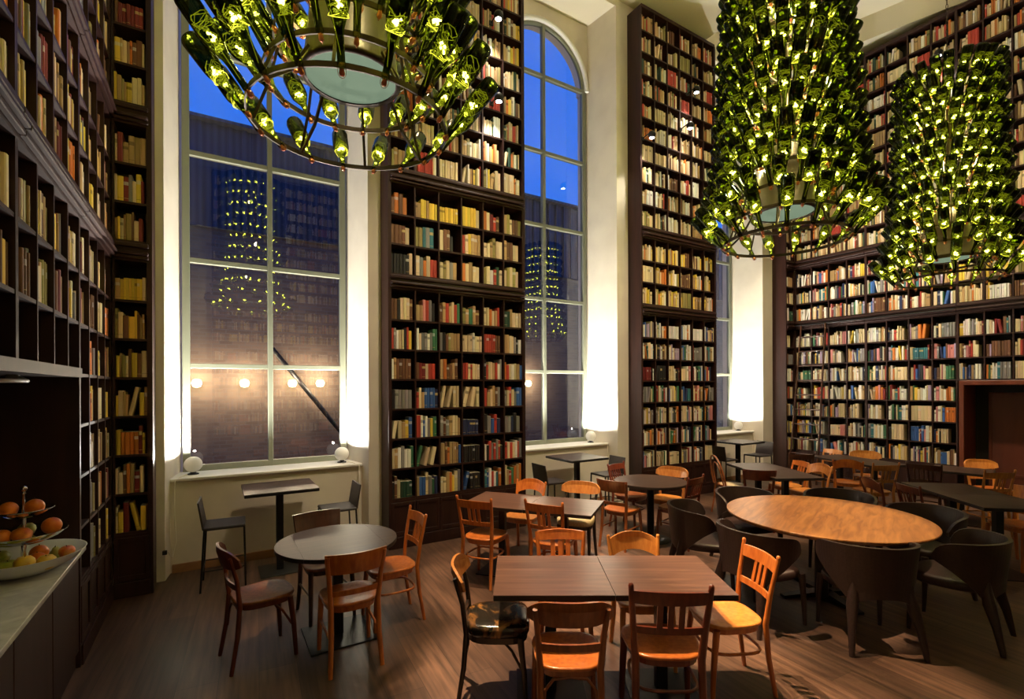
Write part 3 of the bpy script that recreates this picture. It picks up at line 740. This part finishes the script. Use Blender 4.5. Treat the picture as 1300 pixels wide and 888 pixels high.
# ------------------------------------------------------------------ tables
def sq_table(x, y, ang, w, d, z, label, cat='table', name='cafe_table', mat='table', group=None, edge='table_edge', plate=.44):
    e = empty(name, (x, y, 0), ang, label=label, cat=cat, group=group)
    b = MB(); b.box(-w/2, w/2, -d/2, d/2, z-.004, z, .0); b.obj('tabletop', M[mat], e)
    b = MB(); b.box(-w/2, w/2, -d/2, d/2, z-.034, z-.0045, .003); b.obj('edge_band', M[edge], e)
    b = MB(); b.box(-.035,.035,-.035,.035,.012,z-.05,.004); b.obj('column', M['iron'], e)
    b = MB(); b.box(-.16,.16,-.16,.16,z-.05,z-.034,.003); b.obj('mounting_plate', M['iron'], e)
    b = MB(); b.box(-plate/2,plate/2,-plate/2,plate/2,0,.012,.003); b.obj('base_plate', M['iron'], e)
    return e
def pair(cx, cy, ang, w, d, z, labels, mat='table', group=None, gap=.004):
    for s_, lb in ((-1, labels[0]), (1, labels[1])):
        sq_table(cx+s_*(w/2+gap/2)*cos(ang), cy+s_*(w/2+gap/2)*sin(ang), ang, w, d, z, lb, mat=mat, group=group)
pair(2.154, 2.377, radians(-31.9), .705, .67, .75, ('brown square cafe table, left half of the front table pair', 'brown square cafe table, right half of the front table pair'))
pair(2.85, 4.25, radians(127.6), .68, .66, .75, ('brown square table at the window end of the second table pair', 'brown square table at the bookcase end of the second table pair')[::1], group=None)
pair(6.87, 4.07, radians(61.6), .66, .66, .75, ('dark square table, near half of the pair before the far window', 'dark square table, window half of the pair before the far window'), mat='table_dark')
pair(8.95, 3.87, radians(72), .60, .64, .75, ('dark square table, near half of the pair by the ladder', 'dark square table, ladder end of the pair by the right shelves'), mat='table_dark')
# long dark table (two tops) right of the big round table
ca, sa = cos(radians(49)), sin(radians(49)); cx, cy = 6.48+.65*ca+.35*sa, 1.69+.65*sa-.35*ca
pair(cx, cy, radians(49), .66, .70, .75, ('dark table top nearest the camera in the long right-hand row', 'dark table farther back in the long right-hand row'), mat='table_dark')
sq_table(9.15, 2.62, radians(10), .66, .66, .75, 'small dark square table in front of the doorway', mat='table_dark')
# high tables
for x, y, lb in ((.61, 5.81, 'high dark bar table under the near window'), (4.72, 5.83, 'high dark bar table under the middle window'), (8.68, 5.80, 'high dark bar table under the far window')):
    sq_table(x, y, 0, .70, .66, .90, lb, name='bar_table', mat='table_dark', edge='iron', plate=.40, group='high bar tables under the windows')
def disc(n=48, r=1.0): return [(r*cos(2*pi*k/n), r*sin(2*pi*k/n)) for k in range(n)]
# round table with drop leaves
e = empty('round_table', (.84, 4.03, 0), 0, label='dark round drop-leaf table with four chairs by the near window', cat='table')
R = .455; cut = .30
def seg(x0, x1, n=30):
    pts = []
    a0, a1 = math.acos(max(-1, min(1, x1/R))), math.acos(max(-1, min(1, x0/R)))
    for k in range(n+1): a = a0+(a1-a0)*k/n; pts.append((R*cos(a), R*sin(a)))
    for k in range(n+1): a = a1+(a0-a1)*k/n; pts.append((R*cos(a), -R*sin(a)))
    out = [];
    for p in pts:
        if not out or hypot(p[0]-out[-1][0], p[1]-out[-1][1]) > 1e-5: out.append(p)
    if hypot(out[0][0]-out[-1][0], out[0][1]-out[-1][1]) < 1e-5: out.pop()
    return out[::-1]
for nm, x0, x1 in (('table_leaf', -R, -cut-.0007), ('tabletop', -cut+.0007, cut-.0007), ('table_leaf', cut+.0007, R)):
    b = MB(); sg = seg(x0, x1); b.mi = 1; b.slab(sg, [(.72,1),(.746,1)]); b.mi = 0; b.slab(sg, [(.746,1),(.750,.998)]); b.obj(nm, [M['table_dark'], M['table_edge']], e)
b = MB(); b.box(-.035,.035,-.035,.035,.012,.70,.004); b.obj('column', M['iron'], e)
b = MB(); b.box(-.24,.24,-.24,.24,0,.012,.003); b.obj('base_plate', M['iron'], e)
b = MB(); b.box(-.33,.33,-.05,.05,.70,.72,.003); b.obj('crossbar', M['iron'], e)
# small round table
e = empty('round_table', (4.79, 4.43, 0), 0, label='small dark round table on a black column before the third bookcase', cat='table')
b = MB(); b.mi = 1; b.slab(disc(48,.455), [(.718,.99),(.722,1),(.744,1)]); b.mi = 0; b.slab(disc(48,.455), [(.744,1),(.75,.995)]); b.obj('tabletop', [M['table_dark'], M['table_edge']], e)
b = MB(); b.lathe([(.045,.012),(.045,.70),(.16,.705),(.16,.718)], 16, cap=True); b.obj('column', M['iron'], e)
b = MB(); b.lathe([(.25,0),(.25,.008),(.05,.02)], 28, cap=True); b.obj('base_plate', M['iron'], e)
# big round walnut table
e = empty('round_table', (4.88, 2.385, 0), radians(20), label='big round walnut table ringed by dark leather tub chairs', cat='table')
b = MB(); b.slab(disc(72,.835), [(.712,.965),(.726,.99),(.738,1),(.746,1),(.75,.996)]); b.obj('tabletop', M['walnut'], e)
b = MB(); b.slab(disc(40,.60), [(.66,1),(.711,1)]); b.obj('apron', M['iron'], e)
for k in range(2):
    b = MB(); b.box(-.05+.16*(k*2-1), .05+.16*(k*2-1), -.05, .05, .03, .66, .006); b.obj('column', M['iron'], e)
for k in range(4):
    a = pi/4+k*pi/2; b = MB(); b.rings([[(cos(a)*r-sin(a)*w*s1, sin(a)*r+cos(a)*w*s1, z) for s1, z in ((-1,0),(1,0),(1,h_),(-1,h_))] for r, w, h_ in ((.05,.05,.05),(.42,.032,.022))], True, True, False); b.obj('foot', M['iron'], e)

# ------------------------------------------------------------------ fruit stand
e = empty('fruit_stand', (-.97, 4.03, .852), label='three-tier chrome and porcelain fruit stand on the marble counter', cat='fruit stand')
b = MB(); b.lathe([(0,0),(.10,.0),(.15,.012),(.24,.062),(.285,.112),(.288,.116),(.280,.114),(.235,.072),(.15,.026),(0,.016)], 40); b.obj('bowl', M['porcelain'], e)
b = MB(); b.lathe([(0,.176),(.05,.176),(.11,.188),(.165,.215),(.198,.242),(.200,.246),(.19,.242),(.15,.214),(.10,.194),(0,.184)], 36); b.obj('bowl', M['chrome'], e)
b = MB(); b.lathe([(0,.332),(.04,.332),(.09,.345),(.138,.380),(.140,.385),(.13,.380),(.085,.352),(0,.340)], 32); b.obj('bowl', M['chrome'], e)
b = MB(); b.lathe([(.02,.016),(.012,.05),(.014,.22),(.010,.24),(.012,.37),(.008,.39),(.006,.47),(.012,.475),(.007,.485),(.014,.495),(.018,.506),(.014,.518),(0,.523)], 14); b.obj('stem', M['chrome'], e)
FR = {'orange': ('#e07a14', '#c85c0c'), 'yellow apple': ('#d8b43c', '#c89030'), 'red apple': ('#b84a20', '#d8a040'), 'green pear': ('#9aa850', '#b4b060'), 'green apple': ('#8c9a3c', '#c0b050'), 'mango': ('#d8822c', '#c0521c')}
for k, (a, c_) in FR.items(): M['f_'+k] = simple(k.replace(' ', '_')+'_skin', a, .35, c2=c_, scale=(22,22,22), spec=.5)
stemm = simple('fruit_stem', '#3a2412', .7)
def fruit(kind, dx, dy, z, r, label, tilt=(0,0)):
    e = empty(kind.replace(' ', '_'), (-.97+dx, 4.03+dy, .852+z), rnd.random()*6, label=label, cat='fruit'); e.rotation_euler = (tilt[0], tilt[1], rnd.random()*6)
    b = MB()
    if 'pear' in kind: prof = [(0,0),(r*.55,r*.08),(r*.95,r*.5),(r,r*.95),(r*.8,r*1.45),(r*.48,r*1.95),(r*.34,r*2.3),(r*.18,r*2.5),(0,r*2.52)]
    elif 'apple' in kind: prof = [(0,r*.12),(r*.35,0),(r*.8,r*.25),(r,r*.85),(r*.92,r*1.3),(r*.6,r*1.66),(r*.25,r*1.68),(0,r*1.5)]
    elif kind == 'mango': prof = [(0,0),(r*.6,r*.15),(r*.95,r*.7),(r*.9,r*1.4),(r*.55,r*1.95),(0,r*2.15)]
    else: prof = [(r*sin(pi*k/12), r-r*cos(pi*k/12)) for k in range(13)]
    b.lathe(prof, 20); b.obj('flesh', M['f_'+kind], e)
    b = MB(); zt = prof[-1][1]; b.sweep([(0,0,zt-.004),(.001,0,zt+.006),(.004,.001,zt+.014 if kind not in ('orange','mango') else zt+.001)], .0022, 5); b.obj('stem', stemm, e)
zb = .030
fruit('yellow apple', .13, -.14, zb+.01, 0.048, 'yellow apple at the front of the lowest fruit bowl')
fruit('green pear', .15, .03, zb+.01, 0.046, 'green pear standing up in the lowest fruit bowl', (.5, .3))
fruit('orange', .07, -.06, zb, 0.048, 'orange in the lowest fruit bowl, right beside the stem')
fruit('red apple', .20, -.03, zb+.035, 0.041, 'small red and yellow apple at the right rim of the lowest bowl')
fruit('green apple', -.03, -.15, zb+.005, 0.051, 'green apple at the front left of the lowest fruit bowl')
fruit('yellow apple', .05, -.20, zb+.035, 0.048, 'yellow apple against the near rim of the lowest fruit bowl')
fruit('green pear', -.10, -.06, zb, 0.048, 'green pear lying left of the stem in the lowest bowl', (1.2, 0))
fruit('orange', .04, .12, zb, 0.048, 'orange at the back of the lowest fruit bowl')
fruit('green apple', -.13, .10, zb+.01, 0.048, 'green apple at the back left of the lowest fruit bowl')
z2 = .192
fruit('mango', .055, -.085, z2+.045, .046, 'red and yellow mango at the front of the middle fruit tier', (1.4, .2))
fruit('orange', -.075, -.07, z2+.01, .042, 'orange at the left of the middle fruit tier')
fruit('orange', .115, .045, z2+.014, .050, 'large orange leaning on the right rim of the middle tier')
fruit('green apple', -.01, .095, z2+.008, .044, 'green apple at the back of the middle fruit tier')
z3 = .346
fruit('orange', .058, -.045, z3+.004, .047, 'orange at the right of the top fruit tier')
fruit('orange', -.055, -.045, z3+.004, .045, 'orange at the left of the top fruit tier')
fruit('mango', .0, .065, z3+.036, .034, 'small mango at the back of the top fruit tier', (1.4, 0))

# ------------------------------------------------------------------ globe lamps on the sills, their cords
def globe(x, y, s_, label, energy=120):
    e = empty('globe_lamp', (x, y, ZS), 0, label=label, cat='lamp', group='white globe lamps on the window sills')
    b = MB(); b.lathe([(.055,0),(.055,.012),(.03,.018),(.025,.03)], 20, cap=True); b.obj('base', M['iron'], e)
    b = MB(); n = 18; r = .088; zc = .112
    b.lathe([(r*sin(pi*k/n), zc-r*cos(pi*k/n)) for k in range(n-1)], 28); b.obj('globe', M['ballwhite'], e)
    b = MB(); b.lathe([(0,zc+r*.93),(.032,zc+r*.93)], 20); b.obj('lens', M['ballwhite'], e); return e
SPOTS = []
def spot(loc, target, energy, angle, color=(1,.72,.42), blend=.6, size=.05):
    l = bpy.data.lights.new('spot', 'SPOT'); l.energy = energy; l.spot_size = radians(angle); l.spot_blend = blend; l.color = color; l.shadow_soft_size = size
    o = bpy.data.objects.new('spotlight_beam', l); COL.objects.link(o); o.location = loc
    o.rotation_euler = (Vector(target)-Vector(loc)).to_track_quat('-Z', 'Y').to_euler(); return o
def cord(pts, par):
    q = par.location; b = MB(); b.sweep([(x-q.x, y-q.y, z-q.z) for x, y, z in pts], .006, 6); return b.obj('power_cord', M['cord'], par)
for i, (c, nm) in enumerate(zip(WC, ('near', 'middle', 'far'))):
    for s_, sd in ((-1, 'left'), (1, 'right')):
        x = c+s_*.80; y = 6.50
        ge = globe(x, y, s_, 'white globe lamp at the %s end of the %s window sill' % (sd, nm))
        spot((x, y, ZS+.203), (x+s_*.22, y-.04, ZS+3.2), 700, 179, (1,.96,.86), 1.0, .012)
        xw = c+s_*.975
        pc = cord([(x+s_*.06,y-.02,ZS+.012),(x+s_*.10,6.32,ZS+.012),(xw-s_*.02,6.25,ZS-.02),(xw-s_*.015,6.23,.7),(xw-s_*.03,6.22,.35),(xw-s_*.0,6.19,.20),(xw+s_*.015,6.12,.24),(xw+s_*.03,6.06,.30)], ge)
        if i == 0 and s_ < 0: first_cord = pc
b = MB(); q = first_cord.parent.location; b.box(-.44-q.x,-.40-q.x,6.02-q.y,6.055-q.y,.28-q.z,.32-q.z,.004); b.obj('plug', M['iron'], first_cord)

# spotlight cans on the bookcases
def can(x, y, z, nx, ny, label):
    e = empty('spotlight_can', (x, y, z), atan2(-nx, ny), label=label, cat='spotlight', group='black spotlight cans on the bookcases')   # local +y points into the case
    b = MB(); b.sweep([(0,.21,.02),(0,.05,.05),(0,0,.06)], .009, 6); b.box(-.03,.03,.19,.21,-.01,.05,.003); b.obj('bracket', M['iron'], e)
    b = MB(); n = 14; r = .062; b.lathe([(r*sin(pi*k/n)*1.0, -r*1.0*cos(pi*k/n)) for k in range(2, n+1)], 20); b.obj('head', M['iron'], e)
    b = MB(); b.lathe([(0,-.057),(.040,-.054)], 18); b.obj('lens', M['lens'], e)
    spot((x, y, z-.09), (x+nx*.26, y+ny*.26, z-1.0), 60, 80, (1,.90,.74), .8, .03)
can(3.23, 5.58, 6.87, 0, 1, 'upper black spotlight can on the bookcase right of the near window')
can(3.23, 5.58, 5.78, 0, 1, 'lower black spotlight can on the bookcase right of the near window')
can(6.10, 5.58, 6.06, 0, 1, 'lowest black spotlight can at the edge of the third bookcase')
can(7.21, 5.58, 7.14, 0, 1, 'topmost black spotlight can on the third bookcase')
can(7.04, 5.58, 6.47, 0, 1, 'black spotlight can in the middle of the third bookcase')
can(10.47, 3.27, 7.58, 1, 0, 'black spotlight can high on the right wall bookcase')

# ------------------------------------------------------------------ bottle chandeliers
BL = .42
bprof = [(.0,-.0),(.0165,0),(.019,.012),(.0175,.03),(.0175,.115),(.021,.145),(.036,.19),(.049,.23),(.052,.26),(.052,.395),(.047,.414),(.030,.418),(0,.404)]
b = MB(); b.lathe(bprof, 14); ME_B = b.mesh('bottle', M['bottle'])
def lights_mesh(seed):
    r = random.Random(seed); b = MB(); b.mi = 0
    for k in range(4):
        pts = []; a = r.random()*6; z = .185+.03*r.random(); rad = .030
        for q in range(26):
            a += r.uniform(.5, 1.5)*(1 if k % 2 else -1); z = min(.33, max(.185, z+r.uniform(-.026, .026))); rad = min(.043, max(.010, rad+r.uniform(-.014, .014)))
            pts.append((rad*cos(a), rad*sin(a), z))
        pts = [(0, 0, .05)]+pts if k == 0 else pts
        b.sweep(pts, .0013, 3)
    b.mi = 1
    for k in range(7):
        a = r.random()*6.3; rad = .018*sqrt(r.random()); z = .218+.034*r.random()
        x, y = rad*cos(a), rad*sin(a); q = .006+.0055*r.random()
        b.add([(x+q,y,z),(x,y+q,z),(x-q,y,z),(x,y-q,z),(x,y,z+q),(x,y,z-q)], [(0,1,4),(1,2,4),(2,3,4),(3,0,4),(1,0,5),(2,1,5),(3,2,5),(0,3,5)], False)
    return b
LB = [lights_mesh(s_) for s_ in (3, 5, 8)]; ME_L = [q.mesh('fairy_lights', [M['glowwire'], M['led']]) for q in LB]
SB = MB(); SB.lathe([(0,-.034),(.011,-.030),(.014,-.020),(.011,-.008),(.012,.004)], 10); SB.sweep([(.019*cos(a), 0, -.012+.028*sin(a)) for a in [2*pi*k/12 for k in range(12)]], .0016, 4, closed=True); ME_S = SB.mesh('stopper', M['copper'])
RAD = [.52,.44,.39,.36,.345,.335,.33,.32,.315,.31,.305,.30]; DZ = .205; 
def merged(name, items, parent, mats):
    V = []; Fc = []; Mi = []; Sm = []; n = 0
    for mbx, off, Mt in items:
        a = np.array(mbx.v); R_ = np.array(Mt.to_3x3()); t = np.array(Mt.translation); V.append(a @ R_.T + t)
        Fc += [tuple(i+n for i in f) for f in mbx.f]; Mi += [m_+off for m_ in mbx.m]; Sm += mbx.sm; n += len(a)
    me = bpy.data.meshes.new(name); me.from_pydata(np.concatenate(V).tolist(), [], Fc)
    for m_ in mats: me.materials.append(m_)
    me.polygons.foreach_set('material_index', Mi); me.polygons.foreach_set('use_smooth', Sm); me.update()
    o = bpy.data.objects.new(name, me); COL.objects.link(o); o.parent = parent; o['kind'] = 'stuff'; return o
BMB = MB(); BMB.lathe(bprof, 12)
def chandelier(x, y, z, label, CHE):
    e = empty('chandelier', (x, y, z), 0, label=label, cat='chandelier', group=None)
    for k, r in enumerate(RAD):
        b = MB(); N = 48; zz = DZ*k
        b.rings([[(r_*cos(2*pi*j/N), r_*sin(2*pi*j/N), zz+h_) for j in range(N)] for r_, h_ in ((r-.004,-.014),(r+.004,-.014),(r+.004,.014),(r-.004,.014),(r-.004,-.014))], True, False, False)
        b.obj('ring', M['bronze'], e)
    for j in range(8):
        a = 2*pi*(j+.5)/8; b = MB()
        b.sweep([((r-.010)*cos(a), (r-.010)*sin(a), DZ*k) for k, r in enumerate(RAD)], .011, 4, flat=.5, smooth=False); b.obj('strut', M['bronze'], e)
    for j in range(4):
        a = 2*pi*(j+.25)/4; b = MB(); b.sweep([(.26*cos(a), .26*sin(a), .30), (.36*cos(a), .36*sin(a), .12), (.50*cos(a), .50*sin(a), .0)], .010, 4, smooth=False); b.obj('spoke', M['bronze'], e)
    b = MB(); b.lathe([(.235,.25),(.262,.25),(.262,.275),(.250,.28),(.215,.62),(.12,.86),(.03,.90),(.03,2.35)], 36)
    for k in (3, 7, 11): b.sweep([(-RAD[k],0,DZ*k),(RAD[k],0,DZ*k)], .009, 4); b.sweep([(0,-RAD[k],DZ*k),(0,RAD[k],DZ*k)], .009, 4)
    b.obj('hub', M['bronze'], e)
    b = MB(); b.lathe([(0,.262),(.12,.262),(.24,.262)], 36); b.obj('lamp_glass', M['disc'], e)
    # chain to the ceiling
    b = MB(); zz = 2.34; top = CEIL+(.45 if x > 7.95 else 0)-z; i = 0
    while zz < top-.02:
        pts = [((.011*cos(a)) if i % 2 else 0, 0 if i % 2 else .011*cos(a), zz+.03+.032*sin(a)) for a in [2*pi*k/10 for k in range(10)]]
        b.sweep(pts, .0038, 4, closed=True); zz += .052; i += 1
    b.lathe([(.06,top-.03),(.06,top)], 16, cap=True); b.obj('chain', M['bronze'], e)
    cand = []
    for k, r in enumerate(RAD):
        tilt = radians(37-.4*k); phase = rnd.random()
        NB = 17 if k < 2 else 22
        for j in range(NB):
            a = 2*pi*(j+phase)/NB+rnd.uniform(-.025, .025)
            Mt = Matrix.Translation((r*cos(a), r*sin(a), DZ*k-.012)) @ Matrix.Rotation(a, 4, 'Z') @ Matrix.Rotation(tilt+rnd.uniform(-.05,.05), 4, 'Y') @ Matrix.Rotation(rnd.random()*6.28, 4, 'Z')
            c = Matrix.Translation((x, y, z)) @ Mt @ Vector((0, 0, .25)); q = proj(c)
            near = (c-Vector((0, 0, H))).length
            inv = q is not None and -20 < q[0] < 1320 and -15 < q[1] < 900
            cand.append((0 if inv else 1, near, k, j, Mt))
    cand.sort(key=lambda t: t[:4]); rest = []; parts = cand[:100]; other = cand[100:]
    for i, (_, _, k, j, Mt) in enumerate(parts):
        o = bpy.data.objects.new('bottle', ME_B); COL.objects.link(o); o.parent = e; o.matrix_local = Mt
        l = bpy.data.objects.new('fairy_lights', ME_L[i % 3]); COL.objects.link(l); l.parent = o
        s_ = bpy.data.objects.new('stopper', ME_S); COL.objects.link(s_); s_.parent = o
    items = []
    for i, (_, _, k, j, Mt) in enumerate(other):
        items += [(BMB, 0, Mt), (LB[i % 3], 1, Mt), (SB, 3, Mt)]
    merged('bottles', items, e, [M['bottle'], M['glowwire'], M['led'], M['copper']])
    for dz, en in ((.55, 26), (1.3, 26), (2.0, 26)):
        l = bpy.data.lights.new('chandelier_lamp', 'POINT'); l.energy = en*CHE; l.color = (1, .86, .36); l.shadow_soft_size = .04
        o = bpy.data.objects.new('chandelier_lamp', l); COL.objects.link(o); o.location = (x+.20*cos(dz*4), y+.20*sin(dz*4), z+dz+.12)
chandelier(.66, 2.76, 3.40, 'chandelier of dark green lit bottles nearest the camera, top cut off, before the near window', 1.3)
chandelier(4.495, 2.525, 3.29, 'tall lit bottle chandelier above the big round walnut table', 3.2)
chandelier(7.83, 2.36, 3.28, 'smaller-looking lit bottle chandelier farthest away, before the right wall bookcases', 3.2)

# ------------------------------------------------------------------ books into meshes
def area(k):
    p = k['T'] @ Vector((k['x']+k['t']/2, k['y'], k['z']+k['h']/2)); q = proj(p)
    if q is None or not (2 < q[0] < 1298 and 2 < q[1] < 880): return 0
    X, Y, z = q
    if (225 < X < 630 and Y < 225) or (885 < X < 1118 and Y < 335) or (1115 < X < 1292 and 142 < Y < 375): return 0
    if X > 655 and Y > 565: return 0
    nrm = k['T'].to_3x3() @ Vector((0, -1, 0)); v = (Vector((0, 0, H))-p).normalized()
    c = max(0, nrm.dot(v)); return k['t']*k['h']*c/z**2
books_all = [(area(k), i) for i, k in enumerate(books)]
books_all.sort(reverse=True); chosen = set(i for a, i in books_all[:300])
SB_ = MB()
NAME = {'lilac':'purple', 'tan':'tan', 'navy':'navy', 'darkred':'maroon', 'darkgreen':'dark-green', 'teal':'teal'}
for i, k in enumerate(books):
    if i in chosen:
        T = k['T']; P0 = Vector((k['x'], k['y'], k['z'])); kk = dict(k); kk['T'] = Matrix.Identity(4); kk['x'] = kk['y'] = kk['z'] = 0
        b = MB(); b.col = k['c']; book_geo(b, kk); desc, row, col, nc = k['info']
        o = b.obj('book', M['book']); o.matrix_world = Matrix.Translation(T @ P0) @ T.to_3x3().to_4x4()
        srow = ORD[row]; cname = NAME.get(k['cn'], k['cn'])
        tag(o, '%s book, %s from left, %s shelf up, %s column, %s' % (cname, ORD[k['i']], srow, ORD[col], desc), 'book', 'books on the '+desc)
    else:
        book_geo(SB_, k)
SB_.col = (1, 1, 1)
tag(SB_.obj('books', M['book']), 'rows of coloured books filling the farther and higher shelves of all the bookcases', 'books', kind='stuff')
print('BOOKS', len(books))

# ------------------------------------------------------------------ light
w = bpy.data.worlds.new('dusk_sky'); scn.world = w; w.use_nodes = True; nt = w.node_tree
bg = nt.nodes['Background']; tc = nt.nodes.new('ShaderNodeTexCoord'); sp = nt.nodes.new('ShaderNodeSeparateXYZ'); cr = nt.nodes.new('ShaderNodeValToRGB')
cr.color_ramp.elements[0].position = .0; cr.color_ramp.elements[0].color = (.003,.19,.95,1); cr.color_ramp.elements[1].position = .75; cr.color_ramp.elements[1].color = (.022,.16,.80,1)
nt.links.new(tc.outputs['Generated'], sp.inputs[0]); nt.links.new(sp.outputs['Z'], cr.inputs[0]); nt.links.new(cr.outputs[0], bg.inputs['Color']); bg.inputs['Strength'].default_value = 1.1
WARM = (1,.71,.43)
KEY = [((1.7,4.6,8.3),(2.2,2.5,.6),1500,21),((2.2,3.6,8.3),(2.9,4.2,.6),900,20),((3.6,3.4,8.3),(4.8,4.4,.6),900,20),
 ((6.9,.2,8.3),(4.7,2.45,.7),1150,15),((1.6,2.6,8.3),(1.1,3.9,.6),300,15),((5.4,2.4,8.3),(6.9,4.1,.6),600,18),((7.0,2.4,8.8),(8.9,3.9,.6),600,18),
 ((8.4,1.0,8.8),(9.5,2.5,.6),420,14),((1.9,3.6,8.3),(3.4,1.7,0),900,15)]
for p, t, en, an in KEY: spot(p, t, en*4.4, an, WARM, .5, .04)
for x in (-.304, .624, 1.638, 2.274, 5.2, 8.46):  # lamp light on the brick, plus one added where no wall lamp hangs
    l = bpy.data.lights.new('courtyard_light', 'POINT'); l.energy = 75; l.color = (1,.76,.50); l.shadow_soft_size = .12
    o = bpy.data.objects.new('courtyard_light', l); COL.objects.link(o); o.location = (x, 12.55, 2.15)
# added ceiling spots, fixtures unseen, that wash the shelves and the rear bookcases
for p, t, en, an in [((2.2,2.2,8.3),(2.8,5.8,1.6),700,44),((6.0,2.2,8.3),(7.0,5.8,1.6),800,42),((7.4,4.2,8.4),(10.7,4.3,1.6),900,52),((7.6,2.4,8.4),(10.7,2.6,2.4),350,40),((1.5,.2,8.3),(1.2,-3.1,2.5),700,60)]: spot(p, t, en*1.6, an, (1,.80,.55), .8, .15)
vs = scn.view_settings; vs.view_transform = 'Standard'; vs.look = 'None'; vs.gamma = 1; vs.use_curve_mapping = False; vs.exposure = 0
scn.display_settings.display_device = 'sRGB'
cy = scn.cycles; cy.transparent_max_bounces = 24; cy.max_bounces = 8; cy.use_denoising = True; cy.sample_clamp_indirect = 6
